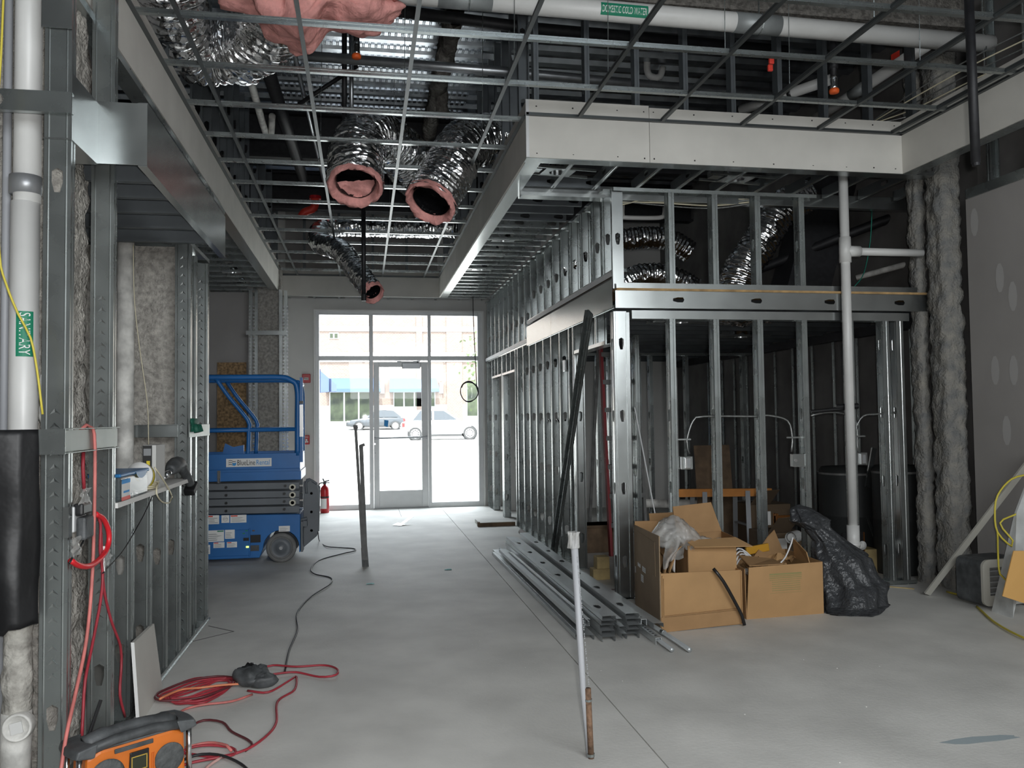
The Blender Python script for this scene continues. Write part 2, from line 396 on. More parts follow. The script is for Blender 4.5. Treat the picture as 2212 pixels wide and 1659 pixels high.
# embossed lugs of the deck flutes that show over the opening
b = MB(); y = 7.56
while y < 11.6:
    for i in range(34):
        x = -.9 + i * .062; b.box(x, x + .038, y + .015, y + .085, zd - .012, zd)
        b.box(x + .047, x + .053, y + .02, y + .08, zd - .012, zd)
    y += .28
stuff(build('deck_lug', b, deckm, ce))
for y, z0 in ((10.15, 4.62), (6.2, 4.75), (12.6, 4.62), (3.4, 4.7)):
    m_ = MB().box(-6, 5.4, y - .1, y + .1, z0, z0 + .03).box(-6, 5.4, y - .012, y + .012, z0, 5.18).box(-6, 5.4, y - .1, y + .1, 5.15, 5.18)
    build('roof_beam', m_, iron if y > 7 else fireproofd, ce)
b = MB(); N = 60
def fn(u, v):
    a = 2 * math.pi * u; y = 7.0 + v * 3.0; d = .03 * fbm((math.cos(a), math.sin(a), y * 2), 3, 2)
    return (.80 + (.07 + d) * math.cos(a) * (1 if math.sin(a) > 0 else 1.2), y, 5.03 + (.16 + d) * math.sin(a))
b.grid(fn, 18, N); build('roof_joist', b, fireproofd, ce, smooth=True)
for k, (a0, a1) in enumerate((((.80, 7.6, 5.0), (.74, 7.75, 4.72)), ((.80, 8.6, 5.0), (.86, 8.7, 4.70)))):
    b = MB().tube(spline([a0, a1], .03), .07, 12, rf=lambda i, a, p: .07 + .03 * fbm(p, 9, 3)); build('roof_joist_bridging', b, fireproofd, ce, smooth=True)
# ---- recessed ceiling: hanging bulkhead boards round the coffer
BX0, BX1, BX2, BY0, BY1, BZ0, BZ1, BG = -1.28, 1.25, 4.465, 6.2, 13.68, 3.5, 3.945, 3.826
bh = struct(build('ceiling_bulkhead', MB().box(BX1, BX2, BY0, BY0 + .002, BZ0 - .002, BZ0 + .001), galv))
t = .016
def panel(*a): build('gypsum_panel', MB().box(*a), drywall, bh)
panel(BX1, 2.242, BY0 - t, BY0, BZ0, BZ1 + .01); panel(2.246, BX2, BY0 - t, BY0, BZ0, BZ1 - .005)
panel(BX1, BX1 + t, BY0, 8.6, BZ0, BZ1); panel(BX1, BX1 + t, 8.604, 11.1, BZ0, BZ1); panel(BX1, BX1 + t, 11.104, BY1, BZ0, BZ1)
panel(BX0 - t, BX0, -3.0, 1.9, BZ0, BZ1); panel(BX0 - t, BX0, 1.904, 6.7, BZ0, BZ1); panel(BX0 - t, BX0, 6.704, BY1, BZ0, BZ1 - .01)
panel(BX0, BX1, BY1, BY1 + t, BZ0, BZ1 - .02)
panel(BX2, BX2 + t, 3.0, BY0, BZ0, BZ1); panel(BX2, BX2 + t, -3.0, 2.996, BZ0, BZ1)
build('corner_bead', MB().box(BX1 - .004, BX1 + .02, BY0 - t - .003, BY0 - t + .01, BZ0, BZ1 + .008), alum, bh)
# screw heads along the front board
b = MB()
for x in (1.33, 1.62, 1.98, 2.2, 2.28, 2.62, 2.95, 3.3, 3.65, 3.95, 4.2, 4.4):
    for z in (BZ0 + .035, BZ1 - .04): b.cyl((x, BY0 - t - .0015, z + random.uniform(-.01, .01)), (x, BY0 - t, z), .006, 6)
stuff(build('screw_head', b, inkblack, bh))
# galvanised tracks under the bulkheads
def track(p0, p1, wd, fl, face=(0, 0, 1), m=None, par=None): return member('track', p0, p1, face, wd, fl, par or bh, (), 0, m or galv)
track((BX1 + .075, BY0, BZ0 - .002), (BX1 + .075, BY1, BZ0 - .002), .12, .035, m=galvb)
track((BX1, BY0 + .05, BZ0 - .003), (BX2 + .3, BY0 + .05, BZ0 - .003), .12, .035, m=galvb)
track((BX0 - .07, 6.2, BZ0 - .002), (BX0 - .07, BY1, BZ0 - .002), .12, .035, m=galvb)
track((BX0 - .5, BY1 + .06, BZ0 - .002), (BX1 + .9, BY1 + .06, BZ0 - .002), .09, .035, m=galvb)
track((BX2 + .07, -3, BZ0 - .002), (BX2 + .07, BY0 + .1, BZ0 - .002), .12, .035)
# studs that hang the bulkheads from the roof
x = BX1 + .07
while x < 4.9:
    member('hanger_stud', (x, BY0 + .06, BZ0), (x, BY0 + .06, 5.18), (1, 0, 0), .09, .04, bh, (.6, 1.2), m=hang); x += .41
y = BY0 + .47
while y < BY1:
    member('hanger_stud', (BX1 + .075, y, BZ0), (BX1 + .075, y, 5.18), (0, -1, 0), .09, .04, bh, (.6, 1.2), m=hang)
    y += .41 if y < 9 else .82
y = 4.3
while y < BY1:
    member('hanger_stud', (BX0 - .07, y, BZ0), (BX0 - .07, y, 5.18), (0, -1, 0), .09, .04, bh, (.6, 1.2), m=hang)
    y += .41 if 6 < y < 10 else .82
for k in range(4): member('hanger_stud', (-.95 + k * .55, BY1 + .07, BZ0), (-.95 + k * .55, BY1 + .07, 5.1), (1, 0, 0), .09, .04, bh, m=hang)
build('gypsum_panel', MB().box(-1.25, 1.25, BY1 + .3, BY1 + .315, 3.9, 5.1), drywalld, bh)
# soffit joists: between coffer and stud wall, in front of the stud wall, over the far side, and at the shop window
y = 6.95
while y < 13.6:
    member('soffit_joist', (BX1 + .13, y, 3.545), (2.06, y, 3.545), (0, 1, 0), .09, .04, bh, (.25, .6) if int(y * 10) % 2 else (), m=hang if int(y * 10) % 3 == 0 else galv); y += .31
x = 1.62
while x < 5.1:
    member('soffit_joist', (x, BY0 + .1, 3.545), (x, 7.0, 3.545), (1, 0, 0), .09, .04, bh, (.3,), m=galvb); x += .37
y = 9.9
while y < 13.6:
    member('soffit_joist', (-2.9, y, 3.545), (BX0 - .13, y, 3.545), (0, 1, 0), .09, .04, bh, (1.2, .5)); y += .41
for k in range(9): member('soffit_joist', (-1.2 + k * .4, BY1 + .1, 3.535), (-1.2 + k * .4, FY - .01, 3.535), (1, 0, 0), .07, .035, bh)
# box header along the top of the stud wall, and soffit lid over the side rooms
build('box_header', MB().box(BX1 + .1, 5.2, 7.02, 7.1, 3.42, 3.54), galvb, bh, bevel=.004)
track((BX1 + .1, 6.98, 3.41), (2.1, 6.98, 3.41), .1, .03, m=galvb)
# ---- stud partition along the room
RX = 2.12
wi = struct(build('wall_interior', MB().box(RX - .05, RX + .05, 6.55, 6.97, 0, .004).box(RX - .05, RX + .05, 7.93, 11.3, 0, .004).box(RX - .05, RX + .05, 13.3, 14.02, 0, .004), galv))
def rstud(y, z0=0., z1=2.44, face=(0, 1, 0), holes=KO, m=None): return member('stud', (RX, y, z0), (RX, y, z1), face, .1, .04, wi, holes, m=m)
for k in range(8): rstud(8.2 + k * .41)
rstud(7.98, 0, 2.11, m=galvb); rstud(8.03, 0, 2.44, (0, 1, 0), ())
for y in (11.28, 12.36, 12.42, 13.95): rstud(y, 0, 2.44, (0, -1, 0))
rstud(12.30, 0, 2.12, (0, -1, 0)); rstud(13.30, 0, 2.12, (0, -1, 0)); rstud(13.36)
for y in (7.2, 7.58, 11.6, 11.95, 12.75, 13.05): rstud(y, 2.13, 2.44, (0, 1, 0), ())
def rtrack(y0, y1, z, face, m=galvb, wd=.106, fl=.032, x=RX, name='track'): return member(name, (x, y0, z), (x, y1, z), face, wd, fl, wi, (), 0, m)
rtrack(6.92, 7.99, 2.12, (0, 0, 1)); rtrack(11.3, 12.37, 2.13, (0, 0, 1)); rtrack(12.42, 13.36, 2.13, (0, 0, 1))
rtrack(6.6, 14.02, 2.46, (0, 0, -1)); rtrack(10.3, 14.02, 2.475, (0, 0, 1)); rtrack(6.6, 10.28, 2.70, (0, 0, 1)); rtrack(6.9, 14.02, 3.48, (0, 0, -1))
build('track_lip', MB().box(RX - .066, RX - .06, 6.62, 10.28, 2.67, 2.715).box(RX - .066, RX - .058, 10.3, 14.02, 2.45, 2.50), alum, wi)
y = 7.28
while y < 14.0:
    rstud(y, 2.71 if y < 10.28 else 2.48, 3.47, (0, 1, 0) if y < 8.3 else (0, -1, 0), (.33,)); y += .41
# rim joist in two lengths along the partition, one across its front, and the loft deck they carry
for y0, y1 in ((6.6, 8.9), (8.905, 10.28)): member('rim_joist', (RX - .075, y0, 2.52), (RX - .075, y1, 2.52), (1, 0, 0), .24, .04, wi, (), .01, galvb)
member('rim_joist', (2.05, 6.535, 2.462), (4.93, 6.535, 2.462), (0, 1, 0), .145, .04, wi, (.55, 1.25, 1.93, 2.6), .01, galvb)
build('floor_sheet', MB().box(2.06, 5.2, 6.53, 10.28, 2.536, 2.555), ply, wi)
build('deck_slot', MB().box(RX - .055, RX - .05, 6.7, 10.28, 2.642, 2.665), concdark, wi)
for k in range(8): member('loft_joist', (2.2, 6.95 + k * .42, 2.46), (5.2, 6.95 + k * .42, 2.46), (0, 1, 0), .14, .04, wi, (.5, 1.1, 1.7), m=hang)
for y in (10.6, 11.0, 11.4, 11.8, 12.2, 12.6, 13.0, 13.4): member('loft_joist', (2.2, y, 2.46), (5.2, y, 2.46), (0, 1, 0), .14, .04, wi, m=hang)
# ---- stud partition across the room front (faces the camera)
wm = struct(build('wall_middle', MB().box(2.07, 4.75, 6.56, 6.68, 0, .004), galv))
PY = 6.62
def mstud(x, z0=.0, z1=2.36, wd=.1, fl=.05, face=(1, 0, 0), holes=KO, m=None): return member('stud', (x, PY, z0), (x, PY, z1), face, wd, fl, wm, holes, m=m)
member('stud', (2.115, 6.60, 0), (2.115, 6.60, 2.37), (0, 1, 0), .092, .04, wm, KO, m=galvb)       # corner stud, web to the camera
member('stud', (2.055, 6.66, 0), (2.055, 6.66, 2.37), (1, 0, 0), .1, .04, wm, KO, m=galvb)
member('stud', (2.185, 6.64, 0), (2.185, 6.64, 2.36), (-1, 0, 0), .1, .03, wm, KO, m=galvb)
for x in (2.53, 2.92, 3.32, 3.73, 4.17): mstud(x)
mstud(4.50, 0, 2.36, .1, .06); mstud(4.63, 0, 2.36, .1, .07, m=galvb)
member('track', (2.2, PY, 2.375), (4.76, PY, 2.375), (0, 0, -1), .106, .07, wm, (), 0, galvb)
member('track', (4.0, PY, .006), (4.76, PY, .006), (0, 0, 1), .106, .03, wm, (), 0, galv)
member('track', (2.07, PY, 2.56), (4.95, PY, 2.56), (0, 0, 1), .106, .045, wm, (), 0, galvb)
for x in (2.54, 2.93, 3.32, 3.73): member('stud', (x, PY, 2.56), (x, PY, 3.40), (1, 0, 0), .1, .05, wm, (.4,))
member('stud', (2.10, 6.6, 2.56), (2.10, 6.6, 3.40), (0, 1, 0), .095, .04, wm, (.42,), m=galvb)
member('stud', (RX, 6.95, 2.72), (RX, 6.95, 3.42), (0, 1, 0), .1, .04, wm, (.33,))
member('track', (2.06, PY, 3.405), (3.9, PY, 3.405), (0, 0, -1), .106, .03, wm, (), 0, galv)
# ---- partitions deeper in the side rooms
wd_ = struct(build('wall_rear_room', MB().box(2.2, 5.2, 10.25, 10.35, 0, .004), galv))
for x in (2.45, 2.62, 2.95, 3.10, 3.5, 3.66, 4.15, 4.56, 4.95): member('stud', (x, 10.3, 0), (x, 10.3, 2.3), (1, 0, 0), .09, .045, wd_, KO)
member('track', (2.2, 10.3, 2.31), (5.2, 10.3, 2.31), (0, 0, -1), .095, .03, wd_, (), 0)
for y in (8.15, 8.5, 8.55): member('stud', (3.12 if y < 8.5 else 2.86, y, 0), (3.12 if y < 8.5 else 2.86, y, 2.36), (1, 0, 0), .09, .045, wd_, KO)
build('gypsum_panel', MB().box(2.2, 5.2, 13.2, 13.215, 0, 2.4), drywallw, wd_)
for y in (7.2, 7.65, 8.1, 8.55, 9.0, 9.45, 9.9, 10.7, 11.1, 11.5, 12.0): build('furring_channel', MB().bar((5.235, y, .0), (5.235, y, 2.3), .025, .035).bar((5.22, y, 0), (5.22, y, 2.3), .01, .018), galv, bpy.data.objects['wall_outer_right'])
build('ledger', MB().box(5.16, 5.25, 6.9, 14, 2.30, 2.40), iron, bpy.data.objects['wall_outer_right'])
# ---- sprayed column beside the drywall
cw = struct(build('column', rough_column(4.97, 6.36, .105, .12, 0, 4.6, .028, 56, .035, 4, 1.), fireproofb, smooth=True))
build('column_flange', rough_column(4.90, 6.62, .055, .075, 0, 4.6, .028, 40, .035, 3, 4.), fireproofb, cw, smooth=True)
# ---- near chase with its pipes: studs, rails, half-height wall and far column casing
LX = -1.212
wl = struct(build('wall_left_chase', MB().box(LX - .058, LX + .06, 3.55, 6.68, 0, .004), galv))
def lstud(y, z0, z1, face=(0, 1, 0), wd=.102, fl=.05, x=LX, holes=(.34, .95, 1.55, 2.15), m=None): return member('stud', (x, y, z0), (x, y, z1), face, wd, fl, wl, holes, m=m)
lstud(3.58, 0, 4.4, holes=(.34, 2.48)); lstud(4.17, 0, 4.4, holes=(.33,))
for y in (4.5, 4.88, 5.26, 5.62): lstud(y, 0, 1.09, holes=(.34, .78) if y < 5 else (.7,))
lstud(5.95, 0, 2.72, holes=()); lstud(6.58, 0, 2.70, holes=())
lstud(6.28, 0, 2.70, holes=(), x=-1.24)
def chev(y, x, zs, par):      # punched dimples of the stud webs
    b = MB()
    for z in zs: b.add([(x - .02, y - .001, z - .012), (x, y - .006, z + .012), (x, y - .001, z - .002), (x + .02, y - .001, z - .012)], [(0, 2, 1), (2, 3, 1)])
    stuff(build('web_dimple', b, galvb, par))
chev(3.58, LX, [.5 + .055 * k for k in range(20)], wl); chev(4.17, LX, [.6 + .055 * k for k in range(28)], wl)
chev(5.95, LX, [.1 + .06 * k for k in range(43)], wl); chev(6.58, LX, [.1 + .06 * k for k in range(42)], wl)
member('track', (LX, 5.93, 2.74), (LX, 6.64, 2.74), (0, 0, -1), .106, .03, wl, (), 0, galvb)
member('track', (LX, 4.1, .004), (LX, 6.64, .004), (0, 0, 1), .106, .03, wl, (), 0)
member('track', (-2.1, 5.93, 2.73), (LX, 5.93, 2.73), (0, 0, -1), .09, .03, wl, (), 0)
railm = mat('worn_rail', (.33, .36, .34), .42, .7, .12, 6, .05, 8)
# flat blocking rails at counter height
build('rail', MB().box(LX + .052, LX + .056, 3.53, 4.23, 1.385, 1.47).bar((LX + .058, 3.53, 1.475), (LX + .058, 4.23, 1.475), .02, .004).bar((LX + .058, 3.53, 1.38), (LX + .058, 4.23, 1.38), .02, .004), railm, wl)
build('rail', MB().box(-1.40, LX + .056, 3.526, 3.53, 1.375, 1.475), galv, wl)
build('rail', MB().box(-1.95, LX - .02, 5.90, 5.905, 1.395, 1.475).box(-1.95, LX - .02, 5.885, 5.905, 1.475, 1.479), galv, wl)
build('rail', MB().box(LX + .052, LX + .056, 5.90, 6.64, 1.39, 1.475), railm, wl)
member('blocking', (-2.0, 3.55, 2.79), (LX + .06, 3.55, 2.79), (0, 1, 0), .085, .03, wl, (.55,))
build('splice_plate', MB().box(LX - .06, LX + .055, 3.565, 3.57, 3.1, 3.4), galvb, wl)
build('sill_board', MB().box(LX - .16, LX + .06, 4.23, 5.96, 1.09, 1.115), core, wl)
# sheet-metal box header that steps out over the half wall
hd = build('box_header', MB().box(LX + .052, LX + .056, 3.57, 3.91, 2.65, 2.92).box(LX - .05, LX + .056, 3.57, 3.91, 2.645, 2.65), galvb, wl)
build('header_face', MB().box(LX + .05, -.95, 3.905, 3.91, 2.65, 2.93), galvb, wl)
build('header_side', MB().box(-.955, -.95, 3.91, 6.05, 2.65, 2.93).box(-.99, -.95, 3.91, 6.05, 2.645, 2.65).box(-.99, -.95, 3.91, 6.05, 2.93, 2.935), galvb, wl)
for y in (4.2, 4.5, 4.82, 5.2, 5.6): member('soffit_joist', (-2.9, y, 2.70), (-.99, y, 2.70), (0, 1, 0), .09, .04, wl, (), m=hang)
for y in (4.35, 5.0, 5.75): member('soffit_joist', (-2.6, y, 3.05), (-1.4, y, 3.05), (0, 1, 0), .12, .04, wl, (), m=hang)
lstud(4.55, 2.72, 4.6, x=-1.36, holes=())
member('track', (LX - .1, 3.3, 3.42), (LX - .1, 8, 3.42), (0, 0, 1), .1, .04, wl, (), 0)
# sprayed masses behind the chase studs
build('fireproofed_mass', rough_column(-1.86, 4.10, .56, .20, 0, 4.6, .03, 90, .035, 9, 7.), fireproof, wl, smooth=True)
build('fireproofed_mass', rough_column(-1.62, 6.28, .36, .2, 0, 2.95, .025, 70, .04, 9, 11.), fireproof, wl, smooth=True)
# far column by the shop window: sprayed core between perforated studs
wc = struct(build('wall_left_far', MB().box(-6, -1.76, 13.4, 13.42, 0, 3.5), drywalld))
build('column', rough_column(-1.44, 13.32, .19, .16, 0, 3.9, .022, 44, .05, 8, 15.), fireproof, wc, smooth=True)
for x, y in ((-1.71, 13.12), (-1.63, 13.16), (-1.22, 13.12), (-1.15, 13.2)): member('stud', (x, y, 0), (x, y, 3.5), (1, 0, 0) if x < -1.5 else (-1, 0, 0), .09, .045, wc, (), m=galvb)
b = MB()
for x in (-1.70, -1.20):
    for k in range(56):
        for dx in (0, .06): b.box(x - .012 + dx, x + .012 + dx, 13.066, 13.07, .2 + k * .055, .225 + k * .055)
stuff(build('stud_perforation', b, chrome, wc))
build('cross_rail', MB().box(-1.75, -1.15, 13.055, 13.06, 2.80, 2.86).box(-1.75, -1.15, 13.04, 13.06, 2.86, 2.864), galvb, wc)
# ---- shop window and door
wn = struct(build('window_1', MB().box(-.775, -.715, FY - .03, FY + .1, 0, 3.295).box(1.93, 2.01, FY - .03, FY + .1, 0, 3.295).box(-.715, 1.93, FY - .03, FY + .1, 3.235, 3.295), alum, bevel=.003))
for x0, x1 in ((.10, .165), (1.08, 1.13)): build('mullion', MB().box(x0, x1, FY - .03, FY + .1, 0, 3.235), alum, wn, bevel=.003)
for x0, x1 in ((-.715, .10), (.165, 1.08), (1.13, 1.93)): build('transom', MB().box(x0, x1, FY - .025, FY + .1, 2.475, 2.55), alum, wn, bevel=.003)
for x0, x1 in ((-.715, .10), (1.13, 1.93)): build('sill', MB().box(x0, x1, FY - .03, FY + .1, 0, .085), alum, wn, bevel=.003)
build('trim', MB().box(-.80, 2.035, FY - .045, FY - .03, 3.295, 3.32).box(-.80, -.775, FY - .045, FY - .03, 0, 3.295).box(2.01, 2.035, FY - .045, FY - .03, 0, 3.295), white, wn)
for x0, x1, z0, z1 in ((-.715, .10, 2.55, 3.235), (.165, 1.08, 2.55, 3.235), (1.13, 1.93, 2.55, 3.235), (-.715, .10, .085, 2.475), (1.13, 1.93, .085, 2.475)):
    build('pane', MB().quad((x0, FY + .03, z0), (x1, FY + .03, z0), (x1, FY + .03, z1), (x0, FY + .03, z1)), glass, wn)
dr = struct(build('door_1', MB().box(.17, .262, FY - .01, FY + .04, .012, 2.45).box(.968, 1.075, FY - .01, FY + .04, .012, 2.45).box(.262, .968, FY - .01, FY + .04, 2.365, 2.45).box(.262, .968, FY - .01, FY + .04, .012, .30), alum, bevel=.003))
build('pane', MB().quad((.262, FY + .02, .30), (.968, FY + .02, .30), (.968, FY + .02, 2.365), (.262, FY + .02, 2.365)), glass, dr)
pb = build('push_bar', MB().tube([(.18, FY - .07, 1.175), (1.05, FY - .07, 1.185)], .016, 10).box(.175, .2, FY - .07, FY - .01, 1.15, 1.2).box(1.03, 1.055, FY - .07, FY - .01, 1.16, 1.21), alumd, dr)
cl = build('door_closer', MB().box(.645, .945, FY - .07, FY - .01, 2.335, 2.43), alumd, dr, bevel=.005)
build('closer_arm', MB().bar((.9, FY - .06, 2.445), (.58, FY - .05, 2.455), .02, .014).box(.56, .62, FY - .06, FY - .02, 2.44, 2.465).bar((.90, FY - .06, 2.43), (.90, FY - .06, 2.455), .03, .03).bar((.82, FY - .06, 2.45), (.94, FY - .06, 2.46), .03, .02), alumd, cl)
build('lock_cylinder', MB().cyl((.185, FY - .025, 1.08), (.185, FY - .008, 1.08), .016, 14), chrome, dr)
build('lock_cylinder', MB().cyl((.19, FY - .016, .93), (.19, FY - .008, .93), .008, 10), alumd, dr)
build('threshold', MB().box(.165, 1.08, FY - .05, FY + .06, 0, .012), alumd, dr)
build('door_label', MB().quad((.34, FY + .015, 1.38), (.40, FY + .015, 1.36), (.415, FY + .015, 1.47), (.345, FY + .015, 1.48)), inkblue, dr)
# ================================================================== CEILING THINGS
# ---- drywall suspension grid: main runners away from the camera, cross tees between them, wall angles
GZ = BG
gr = thing('ceiling_grid', 'galvanised suspension grid of runners and cross tees inside the coffer', 'ceiling grid', (0, 6, GZ))
gridm = mat('grid_steel', (.11, .12, .122), .42, .7)
def tee(name, p0, p1, fl, m=galv):
    p0, p1 = V(p0), V(p1); d = p1 - p0; key = (name, round(d.length, 3))
    if key not in MEM:
        b = MB(); L = d.length; b.box(-fl / 2, fl / 2, -.002, .002, 0, L).box(-.0025, .0025, .002, .030, 0, L).box(-.006, .006, .024, .034, 0, L)
        me = bpy.data.meshes.new(name); me.from_pydata(b.v, [], b.f); me.update(); me.materials.append(m); MEM[key] = me
    o = bpy.data.objects.new(name, MEM[key]); return put(o, frame(p0, d, (0, 0, 1)), gr)
MX = [-1.03 + .675 * k for k in range(9)]
CYS = [1.48, 2.17, 2.86, 3.55, 4.24] + [4.93 + .69 * k for k in range(13)]
for x in MX: tee('main_runner', (x, 1.2, GZ), (x, (BY1 if x < BX1 else BY0 - t) - .004, GZ), .027, gridm)
for y in CYS:
    if y < 3.5: continue
    xs = [BX0 + .003] + [x for x in MX if x < (BX1 if y > BY0 - .03 else BX2)] + [(BX1 if y > BY0 - .03 else BX2) - .003]
    for a, b_ in zip(xs, xs[1:]): tee('cross_tee', (a + .006, y, GZ + .0015), (b_ - .006, y, GZ + .0015), .036)
for (p, q, n) in (((BX0, 0, GZ), (BX0, BY1, GZ), 1), ((BX0, BY1, GZ), (BX1, BY1, GZ), 0), ((BX1, BY0, GZ), (BX1, BY1, GZ), 1), ((BX1, BY0 - t, GZ), (BX2, BY0 - t, GZ), 0), ((BX2, 0, GZ), (BX2, BY0, GZ), 1)):
    if n:
        s_ = 1 if p[0] in (BX0,) else -1
        build('wall_angle', MB().box(min(p[0], p[0] + s_ * .03), max(p[0], p[0] + s_ * .03), p[1], q[1], GZ - .003, GZ - .001).box(min(p[0], p[0] + s_ * .002), max(p[0], p[0] + s_ * .002), p[1], q[1], GZ - .003, GZ + .028), gridm, gr)
    else: build('wall_angle', MB().box(p[0], q[0], p[1] - .03, p[1], GZ - .003, GZ - .001).box(p[0], q[0], p[1] - .003, p[1] - .001, GZ - .003, GZ + .028), gridm, gr)
for x, y in ((-.355, 5.3), (-.355, 7.3), (.32, 6.3), (.32, 8.6), (.995, 6.8), (.995, 5.3), (1.67, 5.4), (2.345, 5.0), (3.02, 5.4), (3.695, 4.9), (3.02, 4.4), (.32, 9.9), (-.355, 10.3), (.995, 9.4)):
    build('hanger_wire', MB().cyl((x, y, GZ + .03), (x + .02, y, 5.2), .0028, 5), galv, gr)
# a crooked splice in the middle runner near the far end
# ---- flexible ducts
def duct(name, pts, r, label, end=None, start=None, pitch=.045, amp=.05, cr=.10, n=36, group=None, seed=0., liner_r=.84):
    path = spline(pts, .0115); T = thing(name, label, 'duct', pts[0], group)
    def rf(i, a, p):
        s_ = i * .0115; k = 2 * math.pi * s_ / pitch + a * .0
        ca, sa = math.cos(a), math.sin(a)
        return r * (1 + amp * math.sin(k + 1.2 * nz((ca * 1.2, sa * 1.2, s_ * 3), 1, seed)) + cr * fbm(p, 5.0, seed) + .07 * nz((ca * 2.2, sa * 2.2, s_ * 34), 1, seed + 3) + .035 * nz(p, 22, seed))
    build('foil_jacket', MB().tube(path, r, n, cap=False, rf=rf), foil, T, smooth=True)
    def mouth(P_):      # torn insulated end: pink wool ring and black liner
        p, q = P_[0], P_[1]; d = (p - q).normalized(); M = frame(p, d, (0, 0, 1)); b = MB()
        N = 40; prof = [(1.0, -.05), (1.02, .012), (.98, .035), (.92, .036), (liner_r * 1.02, .02), (liner_r * .92, -.03), (liner_r * .88, -.06)]
        for j, (rr, zz) in enumerate(prof):
            for k in range(N):
                a = 2 * math.pi * k / N; c = V((math.cos(a), math.sin(a), j * .3)); w_ = 1 + .11 * fbm(c, 2.2, seed + 1) * (.5 + .5 * (j > 1)) + .045 * nz(c, 6, seed)
                b.v.append(M @ V((r * rr * w_ * c.x, r * (rr * w_ * c.y + .03 * (j >= 4)), zz + .035 * fbm(c, 2.6, seed + 4) * (j < 4))))
        for j in range(len(prof) - 1):
            for k in range(N): b.f.append((j * N + k, j * N + (k + 1) % N, (j + 1) * N + (k + 1) % N, (j + 1) * N + k))
        build('insulation', b, pink, T, smooth=True)
        b = MB(); lo_ = (M.to_3x3() @ V((0, 1, 0))) * r * .03; b.tube([p + lo_ + d * (-.01 - .02 * k) for k in range(14)], r * liner_r * .9, 28, cap=False, rf=lambda i, a, P2: r * liner_r * (.86 + .03 * math.sin(i * 2.1) + .05 * fbm((math.cos(a), math.sin(a), i * .1), 1.6, seed)))
        e = p + lo_ - d * .26; b.add([e + (M.to_3x3() @ V((math.cos(a_), math.sin(a_), 0))) * r * liner_r for a_ in [2 * math.pi * k / 20 for k in range(20)]], [tuple(range(20))])
        build('liner', b, liner, T, smooth=True)
        if end == 2:     # wool sagging across the lower half of the mouth
            b = MB(); b.grid(lambda u, v: M @ V((r * .86 * (2 * u - 1) * math.sqrt(max(0, 1 - (v * .95) ** 2)), -r * (.95 - .86 * (1 - v)) - r * .02, -.0 + .03 * fbm((u * 3, v * 2, 1), 1.3, seed) - .07 * (1 - v))), 18, 10); build('sagging_wool', b, pink, T, smooth=True)
    if end: mouth([path[-1], path[-6]])
    if start: mouth([path[0], path[5]])
    return T
duct('flexible_duct', [at(355, -150, z=4.55), at(368, 20, z=4.32), at(405, 92, z=4.28), at(470, 112, z=4.28), at(545, 95, z=4.28), at(592, 30, z=4.34), at(600, -90, z=4.5)], .235, 'fat foil duct bent in a U, hanging above the grid beside the bulkhead', pitch=.06, seed=1, n=44, cr=.13)
duct('flexible_duct', [at(905, 385, y=8.6), at(868, 330, y=8.2), at(815, 296, y=7.8), at(775, 318, y=7.5), at(768, 400, y=7.25)], .232, 'foil duct whose pink-lined mouth faces straight down over the room', end=2, seed=2)
duct('flexible_duct', [at(1130, 300, y=8.2), at(1060, 300, y=8.1), at(1000, 318, y=7.8), at(968, 370, y=7.62), at(930, 438, y=7.45)], .235, 'foil duct whose slanted pink-lined mouth hangs beside the coffer edge', end=1, seed=3)
duct('flexible_duct', [at(985, 492, z=4.12), at(880, 492, z=4.15), at(780, 490, z=4.15), at(700, 493, z=4.12), at(692, 525, y=11.0), at(735, 540, y=10.6), at(770, 585, y=10.3), at(806, 632, y=10.0)], .135, 'long thin foil duct running across then dropping below the grid', end=1, seed=4, n=30, amp=.03)
duct('flexible_duct', [at(1745, 425, y=8.0), at(1690, 450, y=8.0), at(1645, 520, y=8.0), at(1600, 590, y=8.0), at(1585, 660, y=8.0)], .18, 'foil duct slanting down behind the loft studs near the white riser', seed=5)
duct('flexible_duct', [at(1330, 520, y=9.6), at(1400, 514, y=9.6), at(1450, 520, y=9.6), at(1490, 545, y=9.6)], .13, 'foil duct lying level high in the loft behind its first opening', seed=6, n=26)
duct('flexible_duct', [at(1330, 622, y=8.6), at(1385, 595, y=8.6), at(1450, 600, y=8.6), at(1500, 625, y=8.6)], .13, 'foil duct lying on the loft deck behind its first opening', seed=7, n=26)
duct('flexible_duct', [at(1228, 530, y=9.0), at(1242, 570, y=9.0), at(1270, 600, y=9.0), at(1310, 640, y=9.0)], .14, 'foil duct dipping behind the loft side studs with a wire coil before it', seed=8, n=26)
# ---- pink insulation batt hanging over the grid
def blanket(seed):
    b = MB(); c0 = at(672, 5, z=4.12)
    def fn(u, v):
        a = 2 * math.pi * u; ph = math.pi * v - math.pi / 2; dx = .56 * math.cos(a) * math.cos(ph); dy = .30 * math.sin(a) * math.cos(ph); dz = .16 * math.sin(ph)
        p = (dx * 2.4, dy * 3, dz * 4); k = 1 + .30 * fbm(p, 1.3, seed) + .10 * nz(p, 5, seed)
        fold = .045 * math.sin(dx * 14 + 2.2 * nz(p, 1.1, 3))
        sag = -.16 * max(0, 1 - ((dx + .12) / .22) ** 2) * (1 if dz < 0 else .2) * (.5 + .5 * nz(p, 3, 8))
        return c0 + V((dx * k, dy * k, dz * k + fold * (dz < 0) + sag))
    b.grid(fn, 96, 40); return b
one('insulation_batt', blanket(4), pink, 'torn pink insulation batt drooping over the grid at the top', 'insulation', smooth=True)
